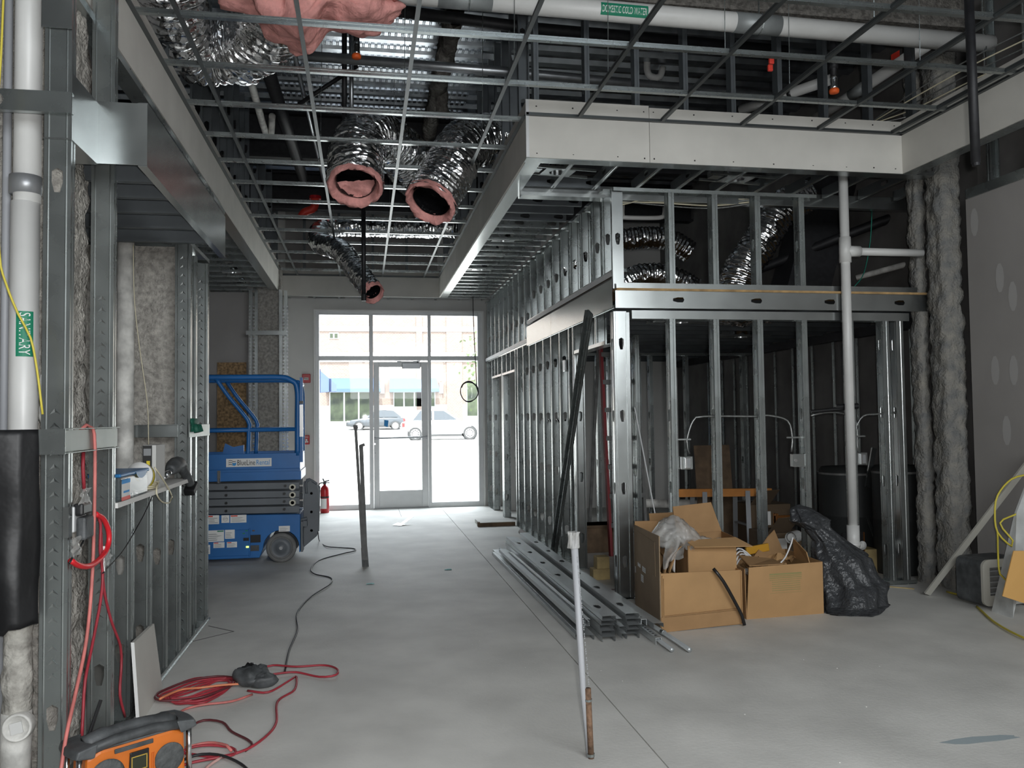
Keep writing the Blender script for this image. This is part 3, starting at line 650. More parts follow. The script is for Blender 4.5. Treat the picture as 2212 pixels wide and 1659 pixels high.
# ---- pipes
def pipe(name, pts, r, m, label, cat='pipe', group=None, n=14, bands=(), bm=None):
    T = thing(name, label, cat, pts[0], group)
    build('pipe_run', MB().tube([V(p) for p in pts], r, n), m, T, smooth=False if n < 8 else True)
    for a, b_ in bands:
        p0 = V(pts[0]).lerp(V(pts[-1]), a); p1 = V(pts[0]).lerp(V(pts[-1]), b_); build('band', MB().tube([p0, p1], r * 1.03, n + 6), bm or greyband, T, smooth=True)
    return T
wa, wb = V((-.3, 5.82, 4.53)), at(2150, 97, y=5.92)
wp = pipe('insulated_water_pipe', [wa, wb], .074, pvc, 'thick white insulated pipe with a green printed label, above the grid', n=26)
def onp(px): # parameter along the pipe at a pixel column
    lo, hi = 0., 1.
    for _ in range(30):
        m_ = (lo + hi) / 2; q = wa.lerp(wb, m_) - EYE; cx = CX + FPX * (r_.x * q.x + r_.y * q.y + r_.z * q.z) / -(b_.dot(q))
        if cx < px: lo = m_
        else: hi = m_
    return lo
r_, u_, b_ = _cw(V((1, 0, 0))), _cw(V((0, -1, 0))), _cw(V((0, 0, -1)))
for p0, p1 in ((945, 1062), (1585, 1682)):
    q0, q1 = wa.lerp(wb, onp(p0)), wa.lerp(wb, onp(p1)); build('band', MB().tube([q0, q1], .0765, 26), greyband, wp, smooth=True)
for px in (1012, 1640):
    q = wa.lerp(wb, onp(px)); build('hanger_strap', MB().cyl(q, q + V((0, 0, .6)), .006, 6).tube([q + V((0, math.cos(a_) * .08, math.sin(a_) * .08)) for a_ in [math.pi * 2 * k / 16 for k in range(17)]], .006, 5), galv, wp)
da = (wb - wa).normalized(); bendr = .0775
def wrapx(M_, r_w): # wrap a flat label round a pipe whose axis is local x
    return lambda q: V((q.x, r_w * math.sin(q.y / r_w), r_w * math.cos(q.y / r_w) - r_w))
q0 = wa.lerp(wb, onp(1343)); toc = (EYE - q0); toc = (toc - da * toc.dot(da)).normalized()
toc = (toc * .80 + V((0, -.6, .65)) * .25); toc = (toc - da * toc.dot(da)).normalized()
ML = frame(q0 + toc * .0765, toc, da.cross(-toc)); yv = toc.cross(da)
ML = Matrix(((da.x, yv.x, toc.x, 0), (da.y, yv.y, toc.y, 0), (da.z, yv.z, toc.z, 0), (0, 0, 0, 1))); ML.translation = q0 + toc * .0765
ln = (wa.lerp(wb, onp(1394)) - wa.lerp(wb, onp(1293))).length; bd = wrapx(ML, .0765)
b = MB(); b.grid(lambda u, v: ML @ bd(V(((u - .5) * ln, (v - .5) * .092, .0005))), 4, 8); lab = build('label', b, green, wp)
ML2 = ML.copy(); ML2.translation = ML.translation + toc * .002
text('DOMESTIC COLD WATER', ln * .94, .05, ML2, white, lab, 'lettering', bend=bd)
pipe('insulated_pipe', [at(2004, 96, z=4.70), at(1740, 272, z=4.52)], .055, pvc, 'white insulated pipe slanting away beneath the labelled water pipe', bands=((.46, .58),), n=20)
c0 = at(1934, 120, z=4.63); tv = (EYE - c0).normalized(); tx = V((-.75, -.0, .0)); tp = MB().grid(lambda u, v: c0 + tv * .056 + V((.085 * (u - .5), .0, .055 * (v - .5) + .05 * (u - .5))), 4, 3); one('tape_wrap', tp, redtape, 'red tape wrapped on the slanting white pipe', 'tape')
pipe('insulated_pipe', [at(1800, 170, z=4.62), at(1600, 238, z=4.6)], .05, pvc, 'short white pipe with a black clamp behind the tees', bands=((.42, .46),), bm=black, n=16)
pipe('trap_pipe', spline([at(1400, 90, y=8.2), at(1398, 150, y=8.2), at(1408, 166, y=8.2), at(1425, 166, y=8.2), at(1432, 145, y=8.2)], .03), .035, pvc, 'white plastic drain trap high up behind the hanging studs')
pipe('sprinkler_main', [at(664, 121, z=4.6), at(1105, 156, z=4.6), at(1760, 216, z=4.6)], .042, steelpipe, 'grey steel sprinkler main crossing the coffer above the grid', bands=((.30, .322), (.75, .77)))
pipe('black_pipe', [at(575, 140, z=4.6), at(655, 385, z=4.6)], .062, iron, 'thick black pipe running away from the camera above the grid')
pipe('steel_conduit', [at(628, 80, z=4.7), at(700, 395, z=4.62)], .02, steelpipe, 'slim steel conduit beside the thick black overhead pipe')
pipe('drain_pipe', spline([at(540, 170, z=4.6), at(575, 290, z=4.6), at(585, 292, z=4.6), at(588, 250, z=4.7)], .03), .035, pvcdirty, 'dusty white drain pipe ending in a bend over the grid')
pipe('black_pipe', [at(830, 20, z=4.95), at(1140, 60, z=4.95), at(1700, 110, z=4.95)], .05, iron, 'black pipe crossing near the roof behind the white water pipe')
pipe('black_pipe', [at(744, 20, y=7.6), at(744, 262, y=7.6)], .024, iron, 'black vertical drop pipe beside the orange capped sprinkler')
pipe('steel_drop_pipe', [at(758, 60, y=7.8), at(760, 270, y=7.8)], .02, steelpipe, 'grey vertical drop pipe beside the black drop pipe')
pipe('brace_rod', [at(645, 226, y=8.2), at(772, 142, y=8.2)], .022, iron, 'black slanting brace rod under the metal deck', cat='rod')
T = pipe('hanging_pipe', [at(785, 440, y=9.0), at(786, 648, y=9.0)], .023, iron, 'thin black pipe hanging down in front of the shop window', n=12); build('coupling', MB().cyl(at(786, 636, y=9.0), at(786, 650, y=9.0), .027, 12), iron, T)
T = pipe('hanging_pipe', [at(2092, -20, y=3.95), at(2108, 352, y=3.95)], .025, iron, 'black pipe hanging from above by the outer bulkhead', n=14)
build('coupling', MB().cyl(at(2107, 344, y=3.95), at(2109, 358, y=3.95), .021, 14), iron, T)
def sprinkler(px, py, y, label, m=orangecap):
    p = at(px, py, y=y); T = thing('sprinkler', label, 'sprinkler', p)
    build('drop', MB().cyl(p + V((0, 0, .09)), p + V((0, 0, .42)), .026, 12).cyl(p + V((0, 0, .19)), p + V((0, 0, .25)), .036, 12), iron, T, smooth=True)
    build('body', MB().lathe([(.028, .02), (.032, .04), (.026, .07), (.03, .09), (.03, .13)], Matrix.Translation(p), 16), chrome, T, smooth=True)
    build('cap', MB().lathe([(.018, -.012), (.036, -.008), (.040, .012), (.034, .026)], Matrix.Translation(p), 18), m, T, smooth=True)
sprinkler(770, 124, 6.9, 'sprinkler drop with an orange cap hanging in the coffer middle')
sprinkler(1802, 199, 6.0, 'sprinkler drop with an orange cap near the coffer corner')
p = at(1665, 138, y=5.6); T = thing('marker_tag', 'two red plastic tags clipped on a cross tee', 'tag', p)
for dz in (.025, -.03): build('tag_plate', MB().obox(Matrix.Translation(p + V((dz * .2, 0, dz))), -.019, .019, -.012, .012, -.026, .022), redtape, T, bevel=.006)
p = at(668, 452, y=11.4); T = thing('red_valve', 'red pipe fitting in the dark above the far grid', 'valve', p)
build('body', MB().tube(spline([p + V((.08, 0, .16)), p + V((.06, 0, .02)), p + V((-.06, 0, -.04)), p + V((-.1, 0, -.1))], .03), .055, 12), redtape, T, smooth=True); build('flange', MB().cyl(p + V((.08, 0, .14)), p + V((.08, 0, .18)), .08, 14), red, T)
# bundled cables over the coffer corner
for k in range(5):
    dz = k * 18
    tag(cord('ceiling_cable', [at(2230, 60 + dz, z=4.25), at(2100, 125 + dz * .9, z=4.2), at(1980, 195 + dz * .7, z=4.15), at(1885, 262 + dz * .1, z=4.1)], .006, creamwire if k % 2 else mcable),
        ('%s cable of the sagging bundle above the coffer corner' % ['topmost grey', 'second cream', 'third grey', 'fourth cream', 'lowest grey'][k]), 'cable', 'cables above the coffer corner')
for k in range(4): tag(cord('loft_cable', [at(1330, 445 - k * 4, y=7.0), at(1420, 428 + k * 5, y=7.05), at(1540, 432 + k * 6, y=7.05), at(1640, 428 + k * 3, y=7.0)], .007, mcable if k % 2 else creamwire), ('topmost cream', 'upper grey', 'lower cream', 'lowest grey')[k] + ' cable strung under the box header behind the loft studs', 'cable', 'cables under the box header')
# ---- recessed light housings in the soffits
def can(px, py, label, rot=0., z=3.515):
    p = at(px, py, z=z); M = Matrix.Translation(p) @ Matrix.Rotation(rot, 4, 'Z'); T = thing('recessed_light', label, 'ceiling light', p)
    b = MB(); N = 20
    o = [(-.13, -.1), (0, -.1), (.13, -.1), (.13, 0), (.13, .1), (0, .1), (-.13, .1), (-.13, 0)]
    ring = [(.075 * math.cos(2 * math.pi * (k + .0) / 8 - 3 * math.pi / 4), .075 * math.sin(2 * math.pi * k / 8 - 3 * math.pi / 4)) for k in range(8)]
    b.add([M @ V((x, y, 0)) for x, y in o] + [M @ V((x, y, 0)) for x, y in ring], [(i, (i + 1) % 8, 8 + (i + 1) % 8, 8 + i) for i in range(8)]); build('plate', b, galvb, T)
    build('can', MB().lathe([(.082, 0), (.078, .06), (.06, .11), (.0, .12)], M, 20, cap=False), chrome, T, smooth=True)
    for s_ in (-1, 1): build('hanger_bar', MB().obox(M, -.3, .3, s_ * .1 - .008, s_ * .1 + .008, 0, .02), galvb, T)
    build('junction_box', MB().obox(M, -.25, -.15, -.05, .05, .005, .06), galvb, T)
can(1205, 373, 'recessed light housing in the soffit at the coffer corner', .12)
can(1590, 388, 'recessed light housing in the soffit ahead of the loft studs', .12)
for (px, py), l in zip(((1088, 519), (1066, 551), (1041, 582)), ('nearer the loft', 'in the middle of its row', 'closer to the window')): can(px, py, 'recessed light housing over the passage, ' + l)
for (px, py), l in zip(((706, 646), (851, 648), (986, 650)), ('over the fire alarm end', 'over the door', 'at the stud wall end')): can(px, py, 'recessed light housing above the shop window, ' + l, z=3.515)
for (px, py), l in zip(((500, 588), (520, 617)), ('the one farther from the window', 'the one closer to the window')): can(px, py, 'recessed light housing over the lift bay, ' + l)
for px, py, l in ((1470, 697, 'bright dot by the first studs'), (1600, 728, 'bright dot by the middle studs')): can(px, py, 'recessed light housing under the loft, ' + l, z=2.36)
p = at(1605, 698, z=2.35); one('foil_scrap', MB().grid(lambda u, v: p + V(((u - .5) * .5, (v - .5) * .3, .03 * fbm((u * 3, v * 3, 0), 1.5))), 14, 8), foil, 'crumpled foil scrap tucked up under the loft deck', 'foil')
# ================================================================== WALL DEVICES, FLOOR THINGS
# white riser pipe with its tee and arm
px_ = (4.115, 6.50)
T = thing('plastic_riser_pipe', 'tall white plastic riser pipe with a tee, before the stud partition', 'pipe', (4.115, 6.5, .3))
build('pipe_run', MB().cyl((4.115, 6.5, .52), (4.115, 6.5, 3.9), .04, 20), pvc, T, smooth=True)
build('coupling', MB().cyl((4.115, 6.5, .30), (4.115, 6.5, .54), .052, 20).cyl((4.115, 6.5, .36), (4.115, 6.5, .40), .056, 20), pvc, T, smooth=True)
build('tee_fitting', MB().cyl((4.115, 6.5, 2.80), (4.115, 6.5, 3.02), .05, 20).cyl((4.115, 6.5, 2.90), (4.25, 6.5, 2.90), .048, 20), pvc, T, smooth=True)
build('side_arm', MB().cyl((4.2, 6.5, 2.90), (4.86, 6.5, 2.90), .034, 16), pvc, T, smooth=True)
build('lower_stub', MB().cyl((4.115, 6.5, 0), (4.115, 6.5, .30), .04, 20), pvc, T, smooth=True)
one('slanting_pipe', MB().cyl(at(1850, 600, y=7.6), at(1990, 562, y=7.2), .03, 12), pvcdirty, 'grey-white pipe slanting behind the tee arm of the riser', 'pipe', smooth=True)
one('drain_line', MB().tube(spline([at(1345, 440, y=7.6), at(1345, 466, y=7.6), at(1355, 470, y=7.6), at(1425, 470, y=7.6), at(1435, 462, y=7.6), at(1436, 448, y=7.6)], .02), .022, 10), pvc, 'thin white drain line hung inside the loft', 'pipe', smooth=True)
one('black_duct', MB().prism([(0, 0), (.5, 0), (.9, 1.35), (.4, 1.35)], frame(at(1800, 640, y=8.0) - V((.55, 0, 0)), (0, 1, 0), (0, 0, 1)) @ Matrix.Scale(-1, 4, (1, 0, 0)), .4), iron, 'big black slanted duct deep in the loft behind the riser', 'duct')
one('black_drain_pipe', MB().tube(spline([at(1640, 582, y=8.4), at(1900, 480, y=7.6), at(1975, 455, y=7.3), at(1982, 400, y=7.3)], .05), .05, 12), iron, 'black drain pipe bending upward beside the sprayed column', 'pipe', smooth=True)
tag(cord('green_wire', [at(1884, 440, y=7.3), at(1880, 520, y=7.3), at(1866, 590, y=7.3), at(1845, 620, y=7.3)], .005, mat('green_wire', (.01, .2, .14), .5)), 'green wire dangling in the loft beside the black drain pipe', 'wire')
one('insulated_line', MB().cyl((3.80, 6.58, 1.515), (4.22, 6.54, 1.55), .016, 10).cyl((4.02, 6.56, 1.553), (4.22, 6.54, 1.56), .024, 10), black, 'black foam-wrapped line tied across the riser pipe', 'pipe')
# junction boxes with armoured cable
def jbox(x, label, closed=False):
    z = at(1478, 1000, y=6.6).z; T = thing('junction_box', label, 'electrical box', (x, 6.6, z - .055)); 
    build('box', MB().box(x - .055, x + .055, 6.58, 6.64, z - .055, z + .055), galvb, T, bevel=.004)
    if closed: build('cover', MB().box(x - .055, x + .05, 6.576, 6.58, z - .055, z + .055), galvb, T); build('knockout', MB().cyl((x - .035, 6.574, z), (x - .035, 6.576, z), .014, 12), chrome, T)
    else: build('device_ring', MB().box(x - .022, x + .03, 6.560, 6.58, z - .045, z + .045), chrome, T, bevel=.004); build('opening', MB().box(x - .002, x + .022, 6.558, 6.561, z - .035, z + .035), alumd, T)
    build('bracket', MB().box(x - .1, x + .05, 6.6, 6.604, z + .19, z + .203), galvb, T)
jbox(2.66, 'open steel outlet box beside the second stud from the corner', False)
jbox(3.68, 'blank-covered steel box with one knockout between the middle studs', True)
jbox(4.27, 'open steel outlet box just past the white riser', False)
zc = 1.47
for pts, l in (([(2.70, 6.62, 1.17), (2.68, 6.62, 1.28), (2.74, 6.62, 1.45), (2.84, 6.62, 1.485), (3.3, 6.62, 1.48), (3.42, 6.62, 1.487), (3.60, 6.62, 1.44), (3.64, 6.62, 1.30), (3.63, 6.62, 1.17)], 'armoured cable looping between the first two steel boxes'),
               ([(4.26, 6.62, 1.16), (4.25, 6.62, 1.36), (4.32, 6.62, 1.47), (4.45, 6.62, 1.485), (4.64, 6.62, 1.50)], 'armoured cable rising from the box past the riser'),
               ([(3.82, 6.62, 1.48), (3.95, 6.62, 1.505), (4.10, 6.62, 1.50), (4.24, 6.62, 1.44), (4.26, 6.62, 1.2)], 'armoured cable passing behind the white riser')):
    tag(cord('armoured_cable', pts, .009, mcable), l, 'cable')
T = thing('junction_box', 'steel outlet box high on a stud of the side partition', 'electrical box', at(1228, 808, x=2.1)); p = at(1228, 790, x=2.1)
build('box', MB().box(p.x - .05, p.x + .05, p.y - .05, p.y + .05, p.z - .06, p.z + .06), galvb, T, bevel=.004); build('opening', MB().box(p.x - .03, p.x + .0, p.y - .053, p.y - .05, p.z - .045, p.z + .045), inkblack, T)
for k, (x0, x1) in enumerate(((1172, 1186), (1186, 1203), (1203, 1222))):
    a, b_ = at(x0, 905, x=2.13), at(x1, 908, x=2.13); m_ = (a + b_) / 2 - V((0, 0, .05))
    tag(cord('wall_cable', [a, m_, b_], .010, black), 'black cable threaded through the side partition studs, %s' % ('end by the window', 'middle span', 'span nearer the corner')[k], 'cable', 'cables through the studs')
tag(cord('wall_cable', [at(1170, 700, x=2.16), at(1134, 850, x=2.16), at(1132, 930, x=2.2), at(1136, 960, x=2.2), at(1130, 1000, x=2.2)], .012, black), 'black cable hanging down inside the far partition bays', 'cable')
tag(cord('wall_cable', [at(1118, 790, x=2.2), at(1116, 860, x=2.2), at(1119, 930, x=2.2), at(1113, 990, x=2.2)], .012, mcable), 'grey cable hanging inside the far doorway', 'cable')
one('coiled_wire', MB().tube([at(1238, 605, y=8.6) + V((.10 * math.cos(a_), .02 * math.sin(a_ * 3), .13 * math.sin(a_))) for a_ in [k * .32 for k in range(48)]], .006, 5), black, 'coil of black wire in the loft side opening', 'wire coil')
# wall strobes
def device(px0, py0, px1, py1, label, cat, name):
    a, b_ = at(px0, py1, y=FY), at(px1, py0, y=FY); T = thing(name, label, cat, a)
    build('housing', MB().box(a.x, b_.x, FY - .05, FY, a.z, b_.z), red, T, bevel=.008)
    return a, b_, T
def wm(x, z, y=FY - .052): return Matrix(((1, 0, 0, x), (0, 0, -1, y), (0, 1, 0, z), (0, 0, 0, 1)))
a, b_, T = device(653, 808, 671, 827, 'red fire alarm strobe high on the wall by the window', 'fire alarm', 'alarm_strobe')
build('lens', MB().box(a.x + .03, b_.x - .03, FY - .065, FY - .05, a.z + .045, a.z + .085), white, T, bevel=.004); text('FIRE', .07, .025, wm((a.x + b_.x) / 2, a.z + .065, FY - .067), inkblack, T)
a, b_, T = device(656, 940, 669, 960, 'red fire alarm pull station low on the wall by the window', 'fire alarm', 'pull_station')
build('handle', MB().box(a.x + .02, b_.x - .02, FY - .065, FY - .05, a.z + .03, a.z + .055).box((a.x + b_.x) / 2 - .012, (a.x + b_.x) / 2 + .012, FY - .06, FY - .05, a.z + .055, a.z + .09), white, T)
text('FIRE', .06, .02, wm((a.x + b_.x) / 2, a.z + .12), white, T); text('PULL', .045, .014, wm((a.x + b_.x) / 2, a.z + .043, FY - .067), red, T)
# extinguisher
p = at(702, 1107, z=0); p = V((p.x, 13.72, 0)); M = Matrix.Translation(p); T = thing('fire_extinguisher', 'red fire extinguisher standing on the floor by the window', 'extinguisher', p)
build('cylinder', MB().lathe([(.065, 0), (.07, .01), (.07, .36), (.062, .40), (.04, .43), (.022, .44), (.022, .455)], M, 24), red, T, smooth=True)
build('valve', MB().lathe([(.02, .45), (.026, .46), (.026, .49), (.015, .5)], M, 12).bar(p + V((0, 0, .5)), p + V((.07, -.02, .52)), .014, .02).bar(p + V((0, 0, .49)), p + V((.075, -.02, .48)), .012, .014).bar(p + V((-.01, 0, .5)), p + V((-.03, 0, .55)), .014, .02), dgrey, T)
build('hose', MB().tube(spline([p + V((-.02, 0, .48)), p + V((-.08, -.01, .47)), p + V((-.095, -.02, .38)), p + V((-.085, -.02, .25))], .02), .011, 8), rubber, T, smooth=True)
build('band', MB().lathe([(.0715, .24), (.0715, .265)], M, 24, cap=False), black, T)
b = MB(); b.grid(lambda u, v: p + V((.0712 * math.sin((u - .75) * 1.8), -.0712 * math.cos((u - .75) * 1.8), .07 + .16 * v)), 8, 1); build('label', b, white, T)
# wire and hoop hanging in the window
T = thing('hanging_wire_hoop', 'hoop of dark wire dangling from the soffit in front of the window', 'wire coil', at(1015, 868, y=13.6))
build('strand', MB().tube(spline([V((at(1022, 655, y=13.6).x, 13.6, 3.53)), at(1022, 665, y=13.6), at(1024, 720, y=13.6), at(1027, 780, y=13.6), at(1030, 840, y=13.6)], .1), .007, 6), iron, T)
c0 = at(1014, 846, y=13.6); build('hoop', MB().tube([c0 + V((.145 * math.cos(a_) * (1 + .04 * math.sin(a_ * 2.3)), .015 * math.sin(a_), .165 * math.sin(a_) + .012 * math.cos(2.2 * a_))) for a_ in [k * .25 for k in range(62)]], .007, 6), iron, T)
# floor stub-ups
T = thing('floor_conduit_stub', 'two dark steel straps standing crossed in the middle of the floor', 'conduit', at(785, 1228, z=0))
b0 = at(786, 1224, z=0)
build('strap', MB().bar(b0, at(768, 922, y=8.45), .030, .012, (0, 1, 0)).bar(at(768, 926, y=8.45), at(768, 918, y=8.45), .045, .018, (0, 1, 0)), rubber, T)
build('strap', MB().bar(b0 + V((.02, 0, 0)), at(780, 962, y=8.5), .042, .016, (0, 1, 0)).bar(at(777, 964, y=8.5), at(788, 960, y=8.5), .03, .03, (0, 1, 0)), rubber, T)
build('coupling', MB().bar(b0, b0 + V((-.01, 0, .19)), .035, .03, (0, 1, 0)).bar(b0 + V((.035, 0, 0)), b0 + V((.02, 0, .2)), .03, .03, (0, 1, 0)), dgrey, T)
T = thing('floor_conduit_stub', 'leaning grey plastic conduit taped to a rusty bar in the near floor', 'conduit', at(1277, 1640, z=0))
q0, q1, q2 = at(1277, 1638, z=0), at(1269, 1490, y=3.57), at(1240, 1166, y=3.55)
build('conduit', MB().tube([q0 + V((-.012, .01, 0)), q1 + V((-.02, 0, 0)), q2], .0135, 12, rf=lambda i, a, p: (.006, .0135, .0165)[i]), greypvc if False else mat('light_grey_conduit', (.40, .41, .43), .5), T, smooth=True)
b = MB(); dq = (q2 - q1); 
for k in range(60):
    if k % 7 in (3, 6): continue
    c = q1 + dq * (.04 + k * .0145); b.bar(c + V((.004, -.0165, 0)), c + V((.004, -.0165, 0)) + dq.normalized() * .007, .004, .0015, (0, 1, 0))
stuff(build('lettering', b, alumd, T))
build('rebar', MB().cyl(q0, at(1270, 1487, y=3.56), .0135, 10), rust, T, smooth=True)
build('tape', MB().cyl(q0.lerp(at(1270, 1487, y=3.56), .82), q0.lerp(at(1270, 1487, y=3.56), .85), .016, 10).cyl(q0.lerp(q1, .03), q0.lerp(q1, .07), .017, 10), galv, T)
b = MB().tube([q2 + V((.0, 0, -.035)), q2 + V((-.002, 0, -.01)), q2 + V((-.003, 0, .02)), q2 + V((-.003, 0, .035))], .02, 18, rf=lambda i, a, p: .021 + .006 * math.sin(a * 5 + i) + .004 * (i in (0, 3)))
build('plastic_cap', b, film, T)
# leaning brace stud, floor pipe, plank and scrap
m_ = member('leaning_stud', at(1203, 1197, z=.0) + V((-.02, 0, 0)), V((1.985, 7.05, 2.42)), (-1, -.3, 0), .09, .04, None, (), m=galv); tag(m_, 'steel stud leaning diagonally against the side partition as a brace', 'stud')
one('floor_pipe', MB().cyl((1.955, 8.25, .036), (1.975, 10.45, .036), .036, 16, cap=False).cyl((1.955, 8.25, .036), (1.975, 10.45, .036), .033, 16, cap=False), mat('dusty_pipe', (.25, .22, .2), .8), 'dusty brown pipe lying on the floor along the side partition', 'pipe', smooth=True)
T = thing('doorway_plank', 'low dusty board lying on the floor in the far doorway', 'board', (1.8, 11.4, 0))
build('board', MB().box(1.56, 2.05, 11.36, 11.80, .0, .055), concrete, T, bevel=.004); build('edge_strip', MB().box(1.57, 2.06, 11.335, 11.36, .0, .05).box(1.54, 1.57, 11.34, 11.42, 0, .06), woodd, T)
p = at(868, 1135, z=0); b = MB()
b.add([p + V(q) for q in ((-.13, 0, .008), (-.02, -.1, .006), (.06, .02, .008), (-.05, .1, .03))], [(0, 1, 2, 3)]); b.add([p + V(q) for q in ((-.01, -.06, .006), (.17, .09, .10), (.12, .14, .10), (-.04, .03, .01))], [(0, 1, 2, 3)])
one('metal_offcut', b, galv, 'small bent sheet-metal offcut lying alone on the floor', 'scrap', thick=.003)
for px, py, l in ((968, 1231, 'smaller teal scrap on the open floor'), (800, 1262, 'teal scrap on the floor near the crossed straps')): p = at(px, py, z=0); one('tape_scrap', MB().grid(lambda u, v: p + V(((u - .5) * .07, (v - .5) * .05, .004 + .012 * abs(nz((u * 3, v * 3, px), 1)))), 5, 4), teal, l, 'scrap')
p = at(2120, 1598, z=0); b = MB()
b.add([p + V((.19 * math.cos(t * .42) * (1 + .25 * nz((t, 1, 2), .9)), .035 * math.sin(t * .42) * (1 + .4 * nz((t, 4, 1), .9)), .0012)) for t in range(15)], [tuple(range(15))])
stuff(tag(build('rubble', b, mat('blue_chalk', (.36, .42, .44), .9)), 'pale blue dust smear on the near floor', 'dust'))
b = MB()
for k in range(34):
    px, py = random.choice(((random.uniform(900, 2150), random.uniform(1420, 1650)), (random.uniform(700, 1100), random.uniform(1120, 1400)))); q = at(px, py, z=0); s_ = random.uniform(.0012, .0035)
    b.obox(Matrix.Translation(q) @ Matrix.Rotation(random.random() * 3, 4, 'Z'), -s_, s_, -s_ * .7, s_ * .7, 0, s_ * .8)
stuff(tag(build('debris', b, core), 'tiny plaster crumbs scattered over the concrete floor', 'debris'))
# chalk-line cracks on the floor by the half wall
b = MB()
for p0, p1 in (((385, 1393), (505, 1364)), ((505, 1364), (450, 1352))): q0, q1 = at(*p0, z=.0006), at(*p1, z=.0006); b.bar(q0, q1, .012, .0006)
build('chalk_line', b, concdark, fl_)
# ---- loose studs, tracks and conduits stacked on the floor
y0, y1 = 5.38, 9.15; GS = 'loose steel members stacked on the floor'
X1 = at(1298, 1385, z=0).x
def loose(name, p0, p1, face, wd, fl, label, holes=(), m=None, lip=.008): m = loosem; o = member(name, p0, p1, face, wd, fl, None, holes, lip, m); return tag(o, label, 'stud', GS)
ORD = ['lowest', 'second', 'middle', 'fourth', 'topmost']
HO = tuple(.28 + .6 * k for k in range(6))
for k in range(5):
    dx = .004 * math.sin(k * 2.); dy = -.02 * math.cos(k * 1.7); z = .035 + .034 * k
    loose('loose_stud', (X1 + .045 + dx, y0 + dy, z), (X1 + .05 + dx, y1 + dy, z), (0, 0, -1), .092, .030, ORD[k] + ' loose stud of the stack nearer the gap, on the floor', HO if k == 4 else ())
    loose('loose_stud', (X1 + .225 - dx, y0 - dy, z), (X1 + .26 - dx, y1 + .25 - dy, z), (0, 0, -1), .092, .030, ORD[k] + ' loose stud of the stack nearer the cartons, on the floor', HO if k == 4 else ())
for k, (dx, z, w_) in enumerate(((-.08, .035, .09), (-.135, .032, .04), (-.075, .075, .06), (-.105, .11, .05), (-.035, .10, .035))):
    loose('loose_track', (X1 + dx, y0 + .05 + .04 * k, z), (X1 + dx - .02, y1 - .15 * k, z), (0, 0, -1) if k != 2 else (0, 0, 1), w_, .03, ('wide low', 'narrow outer', 'upturned', 'topmost narrow', 'inner upright')[k] + ' track beside the loose stud stacks', (), galv if k % 2 else galvb)
for k, (dx, z) in enumerate(((.125, .115), (.135, .07), (.14, .03))): loose('loose_channel', (X1 + dx, y0 - .03 * k, z + .03), (X1 + dx + .02, y1 + .1, z + .03), (0, 0, -1), .036, .03, ('upper', 'middle', 'lowest')[k] + ' small channel between the two loose stud stacks', (), galv)
for k, (dx, z, e) in enumerate(((.31, .12, 5.42), (.34, .045, 5.22))):
    T = thing('strut_channel', ('upper', 'lower')[k] + ' perforated strut channel beside the loose studs', 'channel', (X1 + dx, e, 0), GS)
    build('channel', MB().box(X1 + dx - .02, X1 + dx + .02, e, y1 - .4, z - .0, z + .003).box(X1 + dx - .02, X1 + dx - .017, e, y1 - .4, z - .04, z).box(X1 + dx + .017, X1 + dx + .02, e, y1 - .4, z - .04, z), loosem, T)
    b = MB()
    for j in range(7): b.lathe([(.009, 0), (.009, .0008)], Matrix.Translation((X1 + dx, e + .06 + .05 * j, z + .003)), 10)
    stuff(build('perforation', b, inkblack, T))
loose('loose_track', (X1 + .40, 5.38, .10), (X1 + .32, y1 + .3, .10), (0, 0, -1), .07, .03, 'long track lying against the big carton', (), galvb, 0)
for k, (a, b_, sgn) in enumerate((((1522, 1385), 'teal-taped', 0), ((1655 - 165, 1403), 'plain', 0))):
    q = at(a[0] if k == 0 else 1490, 1402 if k == 0 else 1403, z=.02)
q = at(1452, 1404, z=.018); T = thing('loose_conduit', 'thin conduit with a teal tape mark poking from the loose stack', 'conduit', q, GS); build('tube', MB().cyl(q, (X1 + .30, 8.6, .018), .0145, 12), loosem, T, smooth=True); d_ = (V((X1 + .30, 8.6, .018)) - q).normalized(); build('tape', MB().cyl(q + d_ * .33, q + d_ * .36, .017, 12), teal, T)
q = at(1490, 1404, z=.02); T = thing('loose_conduit', 'longer plain conduit poking out farthest from the loose stack', 'conduit', q, GS); build('tube', MB().cyl(q, (X1 + .36, 8.8, .018), .0155, 12), loosem, T, smooth=True); d_ = (V((X1 + .36, 8.8, .018)) - q).normalized(); build('coupling', MB().cyl(q + d_ * .42, q + d_ * .46, .02, 12), galv, T)
# ---- cartons
def sheet(b, quad): b.add(quad, [(0, 1, 2, 3)])
f0, f1 = at(1428, 1366, z=0), at(1604, 1349, z=0); ux = (f1 - f0).normalized(); uy = V((-ux.y, ux.x, 0)); Wd = (f1 - f0).length
uyl = (V((2.12, 6.35, 0)) - f0).normalized(); D = .86; H = .385
T = thing('cardboard_carton', 'big torn brown carton holding another box and a plastic bag', 'carton', f0)
def C(x, y, z): return f0 + ux * x * Wd + uyl * y + V((0, 0, z))
b = MB(); sheet(b, [C(0.02, .012, .02), C(1, .012, .0), C(1.0, .012, H), C(0.02, .012, H + .015)]); build('front_panel', b, card, T, thick=.007)
b = MB(); sheet(b, [C(.03, -.005, .105), C(.98, -.006, .115), C(.97, .006, .115), C(.03, .006, .105)]); sheet(b, [C(.0, -.012, .0), C(.97, -.014, .012), C(.975, -.006, .105), C(.0, -.004, .10)]); build('bottom_flap', b, cardin, T, thick=.006)
b = MB(); sheet(b, [C(0, 0, 0), C(0, D, 0), C(0, D, .63), C(0, 0, .66)]); sp = build('side_panel', b, cardd, T, thick=.007)
b = MB()
